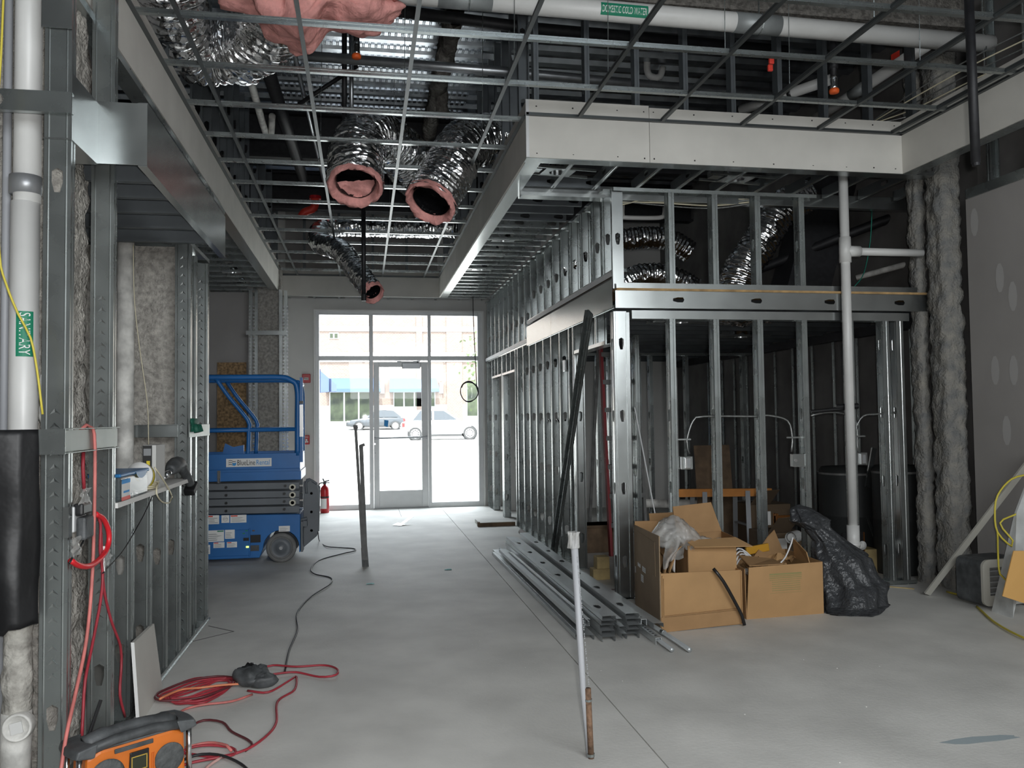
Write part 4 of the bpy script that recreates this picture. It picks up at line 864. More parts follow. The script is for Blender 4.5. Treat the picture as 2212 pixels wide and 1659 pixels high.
for k in range(3): sheet(b, [C(.012 + .016 * k, -.004, .0), C(.012 + .016 * k, .05, .0), C(.012 + .016 * k, .05, .42 - .02 * k), C(.012 + .016 * k, -.004, .40 - .02 * k)])
build('folded_edge', b, card, T, thick=.006)
b = MB(); sheet(b, [C(-.006, .12, .36), C(-.006, .12 + D * .72, .36), C(-.006, .12 + D * .72, .60), C(-.006, .12, .60)]); sheet(b, [C(-.001, 0, .40), C(-.001, .06, .40), C(-.001, .06, .66), C(-.001, 0, .66)]); build('side_flap', b, cardd, T, thick=.006)
b = MB(); sheet(b, [C(0, D, 0), C(1, D, 0), C(1, D, .40), C(0, D, .64)]); sheet(b, [C(0, D, .4), C(.3, D, .4), C(.3, D - .05, .66), C(0, D - .02, .66)]); build('back_panel', b, cardin, T, thick=.007)
b = MB(); sheet(b, [C(1, 0, 0), C(1, D, 0), C(1, D, .38), C(1, 0, .38)]); build('side_panel', b, card, T, thick=.007)
b = MB(); sheet(b, [C(0, 0, .006), C(1, 0, .006), C(1, D, .006), C(0, D, .006)]); build('base', b, card, T, thick=.006)
for y_, z_, h_, w_ in ((.62, .33, .12, .07), (.44, .32, .055, .08), (.52, .235, .055, .06), (.80, .26, .05, .02)):
    b = MB(); sheet(b, [C(-.0095, y_, z_), C(-.0095, y_ + w_ * 1.5, z_), C(-.0095, y_ + w_ * 1.5, z_ + h_), C(-.0095, y_, z_ + h_)]); build('shipping_label', b, white, T)
    b = MB()
    for k in range(3): sheet(b, [C(-.0105, y_ + .01, z_ + h_ * (.2 + .25 * k)), C(-.0105, y_ + w_ * 1.1, z_ + h_ * (.2 + .25 * k)), C(-.0105, y_ + w_ * 1.1, z_ + h_ * (.28 + .25 * k)), C(-.0105, y_ + .01, z_ + h_ * (.28 + .25 * k))])
    stuff(build('print_line', b, alumd, T))
# box inside
i0 = C(.40, .12, .30); T = thing('inner_box', 'open brown box with spread flaps inside the big carton', 'box', i0)
def I(x, y, z): return i0 + ux * x + uyl * y + V((0, 0, z))
iw, idp, ih = .39, .34, .30
for nm, q in (('front_panel', (I(0, 0, 0), I(iw, 0, 0), I(iw, 0, ih), I(0, 0, ih))), ('back_panel', (I(0, idp, 0), I(iw, idp, 0), I(iw, idp, ih), I(0, idp, ih))), ('side_panel', (I(0, 0, 0), I(0, idp, 0), I(0, idp, ih), I(0, 0, ih))), ('side_panel', (I(iw, 0, 0), I(iw, idp, 0), I(iw, idp, ih), I(iw, 0, ih))),
              ('front_flap', (I(-.02, 0, ih), I(iw, 0, ih), I(iw + .09, -.13, ih - .05), I(.02, -.10, ih - .035))), ('back_flap', (I(0, idp, ih), I(iw, idp, ih), I(iw - .07, idp + .05, ih + .22), I(-.01, idp + .05, ih + .20))), ('side_flap', (I(0, .0, ih), I(0, idp, ih), I(-.16, idp, ih - .10), I(-.17, 0.0, ih - .13))), ('base', (I(0, 0, .01), I(iw, 0, .01), I(iw, idp, .01), I(0, idp, .01)))):
    b = MB(); sheet(b, list(q)); build(nm, b, cardin if 'side' in nm or 'back' in nm else card, T, thick=.006)
b = MB(); q = C(.22, .78, .40)
sheet(b, [C(.26, D + .04, .42), C(.72, D + .04, .40), C(.69, D + .10, .70), C(.24, D + .10, .70)]); one('cardboard_sheet', b, cardin, 'loose brown cardboard sheet upright behind the plastic bag', 'cardboard', thick=.006)
for k, (x_, y_, l) in enumerate(((.12, .16, 'curled strip nearest the torn side'), (.20, .2, 'curled strip in the middle'), (.27, .22, 'pale flat strip by the inner box'))):
    b = MB(); b.grid(lambda u, v: C(x_ + .10 * math.sin(u * 3.0) * (k < 2) + .02 * u, y_ + .12 * v, .36 + (.21 - .02 * k) * math.sin(u * (2.6 if k < 2 else 1.5))), 14, 2)
    one('cardboard_strip', b, (cardin, card, white)[k], l + ' in the big carton', 'cardboard', 'cardboard strips in the big carton', thick=.005, smooth=True)
b = MB()
def bag(u, v):
    a = 2 * math.pi * u; s_ = v; x = -.30 + .72 * s_; r = .135 * (math.sin(math.pi * min(1, s_ * 1.25 + .06)) ** .6 if s_ < .72 else .42 * (1.35 - s_) / .63); r = max(r, .02)
    k = 1 + .35 * fbm((math.cos(a) * 1.5, math.sin(a) * 1.5, s_ * 5), 1.4, 3) + .12 * nz((math.cos(a) * 2, math.sin(a) * 2, s_ * 9), 4, 1)
    zz = .0 + r * k * .8 * math.sin(a) - .10 * max(0, s_ - .5) ** 1.5 + .04 * math.sin(s_ * 6)
    return C(.36, .22, .66) + ux * (x * .78) + uyl * (r * k * math.cos(a) * 1.15) + V((0, 0, zz - .05))
b.grid(bag, 40, 44); one('plastic_bag', b, film, 'crumpled clear plastic bag draped on top of the big carton', 'plastic bag', smooth=True)
b = MB(); b.grid(lambda u, v: C(.10 + .24 * u + .03 * math.sin(v * 5), .10 + .05 * math.sin(u * 7 + v * 4), .64 - .22 * v * (1 - .3 * u) + .02 * nz((u * 4, v * 4, 1), 1.5)), 16, 12); one('plastic_sheet', b, film, 'loose end of clear plastic hanging into the big carton', 'plastic sheet', smooth=True)
tag(cord('black_strap', [C(.64, -.02, .415), C(.74, -.05, .33), C(.87, -.05, .19), C(.97, -.05, .07), C(.99, -.06, .01)], .012, black, n=8), 'black plastic strap hooked over the front of the big carton', 'strap')
# second carton
g0, g1 = at(1613, 1338, z=0), at(1779, 1325, z=0); vx = (g1 - g0).normalized(); vy = (V((-vx.y, vx.x, 0)) + vx * .12).normalized(); W2 = (g1 - g0).length; H2 = .385; D2 = .62
def G(x, y, z): return g0 + vx * x * W2 + vy * y + V((0, 0, z))
T = thing('cardboard_carton', 'smaller brown carton full of scraps with faint green print on its front', 'carton', g0)
for nm, q, m_ in (('front_panel', (G(0, 0, 0), G(1, 0, 0), G(1, 0, H2), G(.04, 0, H2 - .01)), card), ('back_panel', (G(0, D2, 0), G(1, D2, 0), G(1, D2, H2), G(0, D2, H2)), cardin), ('side_panel', (G(0, 0, 0), G(0, D2, 0), G(-.02, D2, H2), G(-.01, 0, H2 - .02)), cardin), ('side_panel', (G(1, 0, 0), G(1, D2, 0), G(1, D2, H2), G(1, 0, H2)), card), ('base', (G(0, 0, .006), G(1, 0, .006), G(1, D2, .006), G(0, D2, .006)), card),
                  ('back_flap', (G(.25, D2 * .5, H2 - .05), G(.86, D2 * .72, H2 - .03), G(.80, D2 * .9, H2 + .17), G(.66, D2 * .8, H2 + .13)), cardin), ('front_flap', (G(0.05, .0, H2), G(.48, .0, H2), G(.5, .2, H2 + .005), G(.04, .18, H2 + .05)), cardin), ('side_flap', (G(.86, .02, H2 - .03), G(.88, .3, H2 - .02), G(.86, .3, H2 + .14), G(.83, .04, H2 + .07)), card)):
    b = MB(); sheet(b, list(q)); build(nm, b, m_, T, thick=.006)
b = MB()
for r0, r1, c0, c1 in ((.80, .83, .30, .72), (.77, .785, .30, .72), (.735, .75, .30, .72), (.70, .71, .30, .72), (.66, .672, .33, .70), (.62, .632, .33, .70), (.58, .592, .33, .70), (.54, .552, .33, .70), (.50, .512, .33, .70), (.455, .46, .30, .72)):
    sheet(b, [G(c0, -.0045, H2 * r0), G(c1, -.0045, H2 * r0), G(c1, -.0045, H2 * r1), G(c0, -.0045, H2 * r1)])
stuff(build('faint_print', b, greenink, T))
for k in range(4):
    a = [G(-.05 + .02 * k, .16 + .03 * k, .30), G(.0 + .02 * k, .2, .46 - .02 * k), G(.12 + .02 * k, .24, .47 - .02 * k), G(.25, .26, .41 - .02 * k), G(.33, .3, .36)]
    tag(cord('white_cable', a, .006, whitewire), '%s white cable loop spilling from the smaller carton' % ('uppermost', 'second', 'third', 'lowest')[k], 'cable', 'white cable loops in the smaller carton')
tag(cord('white_cable', [G(.48, .05, .38), G(.58, .08, .42), G(.68, .1, .52), G(.70, .1, .56)], .006, whitewire), 'single white cable end sticking up out of the smaller carton', 'cable')
one('spirit_level', MB().obox(frame(G(.30, .42, .42), vx + V((0, 0, .12)), (0, 0, 1)), -.012, .012, -.03, .03, 0, .2), mat('level_yellow', (.55, .28, .02), .5), 'orange-yellow tool edge poking from the smaller carton', 'tool', bevel=.004)
for k in range(3):
    b = MB(); c0 = G(.25 + .2 * k, .2 + .1 * k, .30); b.grid(lambda u, v: c0 + vx * (u - .5) * .3 + vy * (v - .5) * .25 + V((0, 0, .05 * fbm((u * 3, v * 3, k), 1.2) + .03 * k)), 10, 8); one('paper_scrap', b, (film, cardin, card)[k], ('clear plastic scrap', 'dark cardboard scrap', 'light cardboard scrap')[k] + ' lying inside the smaller carton', 'scrap', thick=.002)
# ---- black rubbish bag
def rb(u, v):
    a = 2 * math.pi * u; pts = [(at(1835, 1330, z=0.0) + V((.02, .10, .005)), .16), (at(1832, 1300, y=5.9), .235), (at(1830, 1255, y=6.0), .26), (at(1815, 1205, y=6.05), .215), (at(1788, 1165, y=6.1), .12), (at(1765, 1140, y=6.12), .10), (at(1748, 1122, y=6.15), .15), (at(1728, 1098, y=6.2), .08), (at(1724, 1090, y=6.2), .01)]
    s_ = v * (len(pts) - 1); i = min(int(s_), len(pts) - 2); f = s_ - i; f = f * f * (3 - 2 * f); c = pts[i][0].lerp(pts[i + 1][0], f); r = pts[i][1] * (1 - f) + pts[i + 1][1] * f
    if v == 0: r = .01
    d = V((math.cos(a), math.sin(a), 0)); k = 1 + .16 * fbm((d.x * 1.4, d.y * 1.4, v * 5), 1.6, 2) + .09 * nz((d.x * 3, d.y * 3, v * 3), 3.5, 5) + .05 * math.sin(9 * a + 5 * v)
    p = c + V((d.x * r * k, d.y * r * k * .85, (d.x * .06) * r))
    if 0 < v < .3: p += V((.05, -.05, -.02)) * max(0, math.cos(a + .6)) * (1 - v / .3)
    return V((p.x, p.y, max(p.z, .004)))
b = MB(); b.grid(rb, 64, 72); one('rubbish_bag', b, mat('black_bag_film', (.05, .053, .057), .3, 0, 0, 5, .9, 26), 'stuffed black rubbish bag with a twisted neck slumped by the smaller carton', 'rubbish bag', smooth=True)
# ---- things deeper in the side room
T = thing('sawhorse', 'sawhorse with an orange timber rail and grey legs in the dark room', 'sawhorse', (3.6, 8.6, 0)); a, b_ = at(1462, 1065, y=8.6), at(1665, 1063, y=8.6)
build('rail', MB().bar(a, b_, .05, .085), lumber, T)
for x in (a.x + .25, b_.x - .35):
    for s_ in (-1, 1): build('leg', MB().bar((x - .06 * s_, 8.6 + s_ * .03, a.z), (x + .05 * s_, 8.6 + s_ * .28, 0), .05, .035), alumd, T)
    build('spreader', MB().bar((x, 8.45, .3), (x, 8.75, .3), .04, .02), alumd, T)
T = thing('step_ladder', 'red and grey step ladder standing inside the near doorway', 'ladder', (2.75, 8.75, 0))
for x in (2.60, 3.00):
    build('rail', MB().bar((x, 8.60, 0), (x + .02, 8.95, 2.4), .03, .07, (0, 1, 0)), mat('dull_red', (.22, .015, .02), .6) if x < 2.7 else rubber, T); build('rear_rail', MB().bar((x, 9.5, 0), (x + .02, 9.0, 2.35), .03, .04, (0, 1, 0)), rubber, T)
for k in range(7): z = .3 + .31 * k; build('step', MB().box(2.61, 3.01, 8.60 + .146 * z - .04, 8.60 + .146 * z + .05, z, z + .05), rubber, T)
q = at(1288, 1125, y=9.0); one('wooden_crate', MB().box(q.x - .18, q.x + .18, 8.85, 9.15, 0, .30).box(q.x - .19, q.x + .19, 8.84, 9.16, .27, .30), woodd, 'dark wooden crate on the floor behind the ladder', 'crate', bevel=.006)
for k, (px, py, w_, h_, l) in enumerate(((1300, 1250, .16, .10, 'lower yellow wood offcut near the corner stud'), (1304, 1222, .12, .11, 'upper yellow wood offcut near the corner stud'))):
    q = at(px, 1253, z=0); one('wood_offcut', MB().box(q.x - w_ / 2, q.x + w_ / 2, q.y, q.y + .12, k * .1, k * .1 + h_), woody, l, 'offcut', bevel=.006)
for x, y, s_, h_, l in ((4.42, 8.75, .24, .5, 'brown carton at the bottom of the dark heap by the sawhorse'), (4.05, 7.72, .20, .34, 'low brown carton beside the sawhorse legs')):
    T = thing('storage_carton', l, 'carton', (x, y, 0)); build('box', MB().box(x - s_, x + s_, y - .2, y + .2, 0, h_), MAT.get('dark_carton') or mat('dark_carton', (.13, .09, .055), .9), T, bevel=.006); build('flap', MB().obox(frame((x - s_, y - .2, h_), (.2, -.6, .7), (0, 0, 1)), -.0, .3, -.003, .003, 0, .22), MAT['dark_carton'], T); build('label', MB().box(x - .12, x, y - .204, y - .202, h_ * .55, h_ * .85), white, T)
one('copper_strip', MB().box(*[c for c in (3.98, 4.34)], 7.6, 7.63, .42, .50).box(3.98, 4.0, 7.58, 7.65, .40, .52), amber, 'dim copper-coloured perforated strip behind the rubbish bag', 'metal strip')
q = at(1708, 1162, y=7.2); one('white_pipe_end', MB().cyl(q, q + V((.12, .1, 0)), .055, 16, cap=False).cyl(q + V((.02, .02, 0)), q + V((.03, .03, 0)), .04, 16), pvc, 'short white pipe end beside the rubbish bag neck', 'pipe')
q = at(1862, 1178, y=6.9); T = thing('drain_stub', 'white drain cap against a dark bronze-edged square plate', 'drain', q); build('cap', MB().cyl(q, q + V((-.07, .02, -.01)), .035, 16).cyl(q, q + V((0, -.01, 0)), .04, 16), pvc, T, smooth=True); build('plate', MB().box(q.x - .12, q.x + .10, q.y + .12, q.y + .13, q.z - .15, q.z + .1), black, T); build('rim', MB().box(q.x + .095, q.x + .1, q.y + .11, q.y + .13, q.z - .15, q.z + .1), amber, T)
one('timber_block', MB().box(4.45, 4.75, 7.1, 7.3, 0, .22), woody, 'yellowish timber block on the floor behind the end studs', 'timber', bevel=.006)
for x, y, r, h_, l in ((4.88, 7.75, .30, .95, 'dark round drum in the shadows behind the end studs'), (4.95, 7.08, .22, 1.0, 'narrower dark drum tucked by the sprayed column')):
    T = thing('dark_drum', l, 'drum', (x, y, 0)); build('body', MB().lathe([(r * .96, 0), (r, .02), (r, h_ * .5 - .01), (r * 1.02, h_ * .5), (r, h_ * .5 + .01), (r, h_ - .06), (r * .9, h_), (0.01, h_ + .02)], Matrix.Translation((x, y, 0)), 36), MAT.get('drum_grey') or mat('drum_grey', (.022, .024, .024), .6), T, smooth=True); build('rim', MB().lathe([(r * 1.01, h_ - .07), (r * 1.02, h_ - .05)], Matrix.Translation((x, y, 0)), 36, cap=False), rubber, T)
one('leaning_board', MB().obox(frame((4.0, 9.0, 0), (0, .12, 1), (0, 1, 0)), -.22, .22, -.012, .012, 0, 1.15), woodd, 'dark brown panel leaning against the block wall', 'panel', bevel=.003)
one('channel_offcut', MB().bar(at(1888, 968, y=7.4), at(1873, 1052, y=7.4), .05, .02, (0, 1, 0)), galvb, 'short bright channel offcut tilted behind the riser', 'channel')
one('metal_strip', MB().bar(at(1857, 1072, y=7.6), at(1905, 1205, y=7.2), .025, .012, (0, 1, 0)), galv, 'thin grey strip slanting across the dark drum', 'metal strip')
one('thin_rod', MB().cyl(at(1371, 880, y=7.2), at(1417, 1120, y=7.0), .007, 8), alum, 'thin pale rod leaning behind the corner stud', 'rod')
one('drain_line', MB().cyl(at(1375, 1087, y=9.2), at(1640, 1090, y=9.2), .05, 12), pvcdirty, 'long white drain pipe lying behind the sawhorse', 'pipe', smooth=True)
one('floor_strip', MB().bar(at(1886, 1264, z=.004), at(1975, 1272, z=.004), .012, .008), yellowcord if False else woody, 'thin yellow wood strip on the floor at the stud track', 'strip')
# ================================================================== NEAR CHASE: PIPES AND CLUTTER
sx, sy, sr = -1.385, 3.73, .055
T = thing('sanitary_pipe', 'tall white plastic waste pipe with a green printed label in the near chase', 'pipe', (sx, sy, 0))
build('pipe_run', MB().cyl((sx, sy, .70), (sx, sy, 2.42), sr, 28), pvc, T, smooth=True); build('upper_pipe', MB().cyl((sx + .006, sy, 2.42), (sx + .006, sy, 4.2), sr * .94, 28), pvc, T, smooth=True)
build('coupling_band', MB().tube([(sx, sy, 2.455), (sx, sy, 2.53)], sr * 1.12, 28), alumd, T, smooth=True)
build('encrusted_section', MB().tube([(sx - .01, sy, .30 + .02 * k) for k in range(22)], .06, 28, rf=lambda i, a, p: .054 + .010 * fbm(p, 14, 3)), crust, T, smooth=True)
build('lower_pipe', MB().tube([(sx - .012, sy, 0), (sx - .012, sy, .33)], .056, 28), pvcdirty, T, smooth=True)
cq = at(30, 1578, y=3.62); M = frame(cq + V((0, .03, 0)), (.06, -1, .1), (0, 0, 1))
co = build('cleanout_cap', MB().lathe([(.055, -.05), (.055, 0), (.052, .008), (.045, .008), (.044, .003), (.0, .003)], M, 28, cap=False), pvcdirty, T, smooth=True); build('square_boss', MB().obox(M @ Matrix.Rotation(.2, 4, 'Z'), -.022, .022, -.022, .022, 0, .012), pvc, co)
toc = (EYE - V((sx, sy, 2.0))); toc.z = 0; toc.normalize(); toc = (toc + V((.05, 0, 0))).normalized(); upv = V((0, 0, 1)); rt = upv.cross(toc)  # rt: to the viewer's right... label reads downward
zt, zb = at(46, 672, y=sy - .05).z, at(46, 770, y=sy - .05).z; zc = (zt + zb) / 2; Lh = zt - zb
ML = Matrix(((0, rt.x, toc.x, sx + toc.x * sr), (0, rt.y, toc.y, sy + toc.y * sr), (-1, 0, 0, zc), (0, 0, 0, 1)))
bd = lambda q: V((q.x, sr * math.sin(q.y / sr), sr * math.cos(q.y / sr) - sr))
b = MB(); b.grid(lambda u, v: ML @ bd(V(((u - .5) * Lh, (v - .5) * .066, 0))) + toc * .001, 4, 8); lab = build('label', b, green, T)
ML2 = ML.copy(); ML2.translation = ML.translation + toc * .0025
text('SANITARY', Lh * .93, .042, ML2, white, lab, 'lettering', bend=bd)
pipe('grey_conduit', [(-1.465, 3.75, .0), (-1.465, 3.75, 4.2)], .017, greypvc, 'straight grey conduit beside the labelled waste pipe in the near chase')
pipe('waste_pipe', [(-1.555, 5.86, .0), (-1.555, 5.86, 2.72)], .055, pvcdirty, 'white waste pipe in the far chase behind the half wall', n=24)
one('sealant_lump', MB().tube([(-1.30, 3.74, 1.48 + .02 * k) for k in range(12)], .03, 10, rf=lambda i, a, p: .02 + .014 * fbm(p, 18, 1) + .008 * math.sin(i * .28)), pvcdirty, 'lump of pale sealant behind the near stud by the rail', 'sealant', smooth=True)
b = MB()
def shf(u, v):
    x = -1.95 + .70 * u; zb_ = .66 + .12 * max(0, (.82 - u)) ** 2 * 3; zb_ = .70 + (.0 if u < .9 else .02) + .30 * max(0, .35 - u) ** 2
    z = 1.475 - (1.475 - zb_) * v; yy = 3.47 - .05 * math.sin(u * 3.1) + .02 * nz((x * 4, z * 3, 1), 1.3) + .015 * math.sin(u * 26) * v
    return (x, yy + (.06 if u > .95 else 0), z)
b.grid(shf, 40, 30); one('black_sheet', b, blacksheet, 'black plastic sheet hanging over the waste pipe below the rail', 'plastic sheet', smooth=True, thick=.003)
tag(cord('yellow_line', [at(8, -20, y=3.45), at(2, 120, y=3.45), at(-8, 300, y=3.45), at(-2, 540, y=3.45), at(12, 610, y=3.45), at(40, 680, y=3.45), at(66, 730, y=3.45), at(80, 800, y=3.45), at(92, 895, y=3.46)], .0045, yellowcord), 'yellow line draped down across the labelled waste pipe', 'cord')
tag(cord('thin_line', [at(288, 528, y=5.8), at(290, 640, y=5.8), at(300, 740, y=5.8), at(318, 870, y=5.8), at(321, 960, y=5.8)], .003, creamwire), 'thin cream line hanging before the far sprayed column', 'cord')
# cords over the rail
X0 = -1.15
def lp(*ps, x=-1.155): return [at(px, py, x=x) for px, py in ps]
tag(cord('extension_cable', [at(174, 930, x=-1.165), at(186, 918, x=-1.16), at(200, 925, x=-1.152), at(205, 965, x=-1.15), at(204, 1100, x=-1.15), at(199, 1250, x=-1.15), at(187, 1380, x=-1.14), at(165, 1490, x=-1.13), at(143, 1590, x=-1.12), at(128, 1690, x=-1.12)], .0075, pinkcord), 'faded red cord looped over the rail and falling to the floor', 'cord')
tag(cord('extension_cable', [at(180, 975, x=-1.2), at(179, 1010, x=-1.2), at(182, 1060, x=-1.2)], .008, redcord), 'short red cord hanging behind the rail above the adapter', 'cord')
tag(cord('extension_cable', [at(205, 1110, x=-1.15), at(217, 1130, x=-1.15), at(216, 1190, x=-1.15), at(222, 1240, x=-1.145), at(217, 1300, x=-1.14), at(200, 1390, x=-1.14), at(184, 1470, x=-1.13), at(180, 1530, x=-1.13), at(177, 1590, x=-1.12)], .0065, redcord), 'darker red cord dropping straight behind the radio', 'cord')
tag(cord('extension_cable', [at(218, 1150, x=-1.152), at(220, 1200, x=-1.15), at(224, 1270, x=-1.145), at(240, 1340, x=-1.14), at(260, 1395, x=-1.13), at(262, 1440, x=-1.13), at(259, 1500, x=-1.12), at(270, 1548, x=-1.12)], .0065, redcord), 'red cord curving past the drywall offcut to the radio', 'cord')
T = thing('red_hose', 'thick bright red hose coil hanging from the outlet on the near chase', 'hose', at(150, 1215, x=-1.14))
build('hose', MB().tube(spline([at(206, 1110, x=-1.15), at(224, 1122, x=-1.14), at(235, 1150, x=-1.135), at(233, 1180, x=-1.135), at(218, 1205, x=-1.135), at(195, 1222, x=-1.135), at(172, 1222, x=-1.14), at(153, 1211, x=-1.15)], .015), .0115, 12), mat('bright_red_hose', (.72, .02, .03), .35), T, smooth=True)
b0 = at(222, 1180, x=-1.15); build('tape', MB().tube([b0, at(222, 1235, x=-1.147)], .010, 10), white, T)
T = thing('outlet_box', 'bright steel outlet box fixed on the near stud above the red hose', 'electrical box', at(158, 1145, x=-1.16)); q = at(160, 1120, x=-1.16)
build('box', MB().box(-1.20, -1.15, q.y - .03, q.y + .12, q.z - .055, q.z + .05), alum, T, bevel=.006); build('bracket', MB().box(-1.17, -1.148, q.y - .10, q.y - .06, q.z - .065, q.z + .055), galvb, T)
T = thing('power_adapter', 'black boxy plug adapter hanging at the outlet with a thin lead', 'adapter', at(185, 1160, x=-1.13)); q = at(184, 1130, x=-1.13)
build('body', MB().obox(Matrix.Translation(q), -.02, .02, -.055, .055, -.065, .03), dgrey, T, bevel=.012); build('plug', MB().obox(Matrix.Translation(q + V((-.01, -.0, .065))), -.02, .02, -.06, .06, -.03, .02), black, T, bevel=.01)
build('lead', MB().tube(spline([q + V((0, 0, -.06)), at(175, 1178, x=-1.13), at(155, 1207, x=-1.14), at(150, 1216, x=-1.14)], .02), .004, 6), black, T, smooth=True)
tag(cord('thin_black_lead', [at(222, 1238, x=-1.14), at(262, 1195, x=-1.15), at(290, 1150, x=-1.155), at(312, 1110, x=-1.155), at(330, 1070, x=-1.155)], .003, black), 'thin black lead running slantwise across the half-wall studs', 'cord')
for px, py, s_, l in ((184, 1075, .05, 'clear plastic wrap scrap over the plug'), (165, 1180, .05, 'clear plastic wrap scrap beside the near stud'), (232, 1205, .045, 'clear plastic wrap scrap on the taped hose')):
    q = at(px, py, x=-1.128); b = MB(); b.grid(lambda u, v: q + V((.014 * fbm((u * 3, v * 3, px), 1.4), (u - .5) * s_ * 2, (v - .5) * s_ * 1.5)), 9, 9); one('plastic_wrap', b, film, l, 'plastic wrap', smooth=True)
T = thing('green_glove', 'dark green rubber glove hung on the far end of the rail', 'glove', at(420, 932, x=-1.15)); q = at(420, 918, x=-1.15)
build('palm', MB().grid(lambda u, v: q + V((.02 * math.cos(v * 6.28), .10 * math.sin(v * 6.28) * (1 + .2 * math.sin(u * 7)), .045 - .09 * u)), 8, 14), glovegreen, T, smooth=True)
for k in range(3): build('finger', MB().tube([q + V((.015, -.06 + .06 * k, .0)), q + V((.03, -.07 + .065 * k, -.05))], .02, 8), glovegreen, T, smooth=True)
# drywall offcut leaning on the studs
b = MB(); a0, a1, a2, a3 = V((-1.095, 4.42, 0)), V((-1.115, 4.98, 0)), at(333, 1347, x=-1.155), at(290, 1388, x=-1.135)
ds = V((-.016, 0, 0)); b.add([a0, a1, a2, a3, a0 + ds, a1 + ds, a2 + ds, a3 + ds], [(0, 1, 2, 3), (7, 6, 5, 4), (0, 4, 5, 1), (1, 5, 6, 2), (2, 6, 7, 3), (3, 7, 4, 0)])
o = one('drywall_offcut', b, drywall, 'drywall offcut with a slanted top leaning on the half-wall studs', 'drywall'); e_ = MB(); e_.add([a0 + V((0, -.002, 0)), a3 + V((0, -.002, .001)), a3 + ds + V((0, -.002, .001)), a0 + ds + V((0, -.002, 0))], [(0, 1, 2, 3)]); build('white_edge', e_, white, o)
# things on the sill board
sz = 1.115
T = thing('storage_box', 'clear plastic tub with a blue lid on the half-wall sill', 'tub', (-1.24, 4.55, sz)); 
build('tub', MB().obox(frame((-1.235, 4.52, sz), (0, 0, 1), (0, 1, 0)), -.085, .085, -.26, .26, .002, .12), clearbox, T, bevel=.01)
ld = build('lid', MB().box(-1.325, -1.145, 4.25, 4.79, sz + .118, sz + .135), mat('blue_lid', (.02, .16, .38), .4), T, bevel=.006); build('latch', MB().grid(lambda u, v: V((-1.142, 4.62 + .22 * (u - .5), sz + .128 - .035 * v * math.sin(math.pi * u) ** .5)), 12, 3), MAT['blue_lid'], ld)
build('label', MB().quad((-1.147, 4.27, sz + .01), (-1.147, 4.42, sz + .01), (-1.147, 4.42, sz + .10), (-1.147, 4.27, sz + .10)), white, T)
build('label_band', MB().quad((-1.146, 4.27, sz + .085), (-1.146, 4.42, sz + .085), (-1.146, 4.42, sz + .105), (-1.146, 4.27, sz + .105)).quad((-1.1455, 4.30, sz + .04), (-1.1455, 4.40, sz + .04), (-1.1455, 4.40, sz + .05), (-1.1455, 4.30, sz + .05)), inkblue, T)
build('label_foot', MB().quad((-1.146, 4.27, sz + .004), (-1.146, 4.42, sz + .004), (-1.146, 4.42, sz + .022), (-1.146, 4.27, sz + .022)), redtape, T)
b = MB()
for k in range(26): q = V((-1.235 + random.uniform(-.07, .07), 4.5 + random.uniform(-.2, .22), sz + .008)); b.bar(q, q + V((random.uniform(-.02, .02), random.uniform(-.03, .03), random.uniform(0, .02))), .006, .006)
stuff(tag(build('loose_screws', b, chrome), 'loose screws lying inside the clear tub', 'screws'))
T = thing('product_box', 'upright white and black box with yellow print on the sill', 'box', (-1.20, 5.12, sz)); z1 = sz + .25
build('carton', MB().box(-1.245, -1.175, 5.06, 5.28, sz, z1), mat('box_grey', (.62, .62, .60), .7), T, bevel=.003); build('dark_face', MB().box(-1.246, -1.196, 5.055, 5.06, sz + .002, z1 - .002), inkblack, T); build('yellow_print', MB().box(-1.224, -1.206, 5.052, 5.055, sz + .03, z1 - .09), mat('print_yellow', (.75, .6, .03), .5), T); build('white_print', MB().box(-1.24, -1.2, 5.052, 5.055, z1 - .06, z1 - .02), alumd, T)
T = thing('tape_roll', 'yellow and white roll of tape propped against the upright box', 'tape roll', (-1.225, 5.0, sz)); M = frame((-1.225, 4.98, sz + .075), (-.25, -1, .15), (0, 0, 1))
build('roll', MB().lathe([(.03, 0), (.072, 0), (.072, .03), (.03, .03)], M, 26, cap=False), mat('tape_yellow', (.72, .58, .03), .5), T, smooth=True); build('white_roll', MB().lathe([(.03, .032), (.078, .032), (.078, .05), (.03, .05)], M, 26, cap=False), white, T, smooth=True)
tag(cord('cream_wire_loop', [at(334, 1010, x=-1.15), at(345, 1025, x=-1.14), at(362, 1052, x=-1.14), at(372, 1075, x=-1.14), at(366, 1086, x=-1.14), at(350, 1084, x=-1.14), at(338, 1066, x=-1.14), at(340, 1045, x=-1.15)], .0045, creamwire), 'cream wire loop drooping off the sill below the upright box', 'wire')
for k in range(4): tag(cord('wire_coil', [V((-1.20 + .035 * math.cos(a_), 5.15 - .12 + .10 * math.sin(a_) + .01 * k, sz + .01 + .01 * k)) for a_ in [j * .4 for j in range(17)]], .005, creamwire), ('lowest', 'second', 'third', 'topmost')[k] + ' turn of cream wire coiled on the sill before the box', 'wire', 'cream wire coil on the sill')
T = thing('power_drill', 'black power drill lying on the far end of the sill', 'drill', (-1.2, 5.75, sz)); q = V((-1.19, 5.55, sz + .09))
build('body', MB().tube(spline([q + V((0, -.06, -.01)), q + V((0, .05, .01)), q + V((0, .22, .02)), q + V((0, .30, .0))], .02), .045, 12, rf=lambda i, a, p: .03 + .022 * math.sin(min(1, i / 14) * 3.1)), dgrey, T, smooth=True); build('chuck', MB().cyl(q + V((0, -.06, -.012)), q + V((0, -.17, -.04)), .02, 12).cyl(q + V((0, -.17, -.04)), q + V((0, -.21, -.05)), .01, 10), chrome, T, smooth=True)
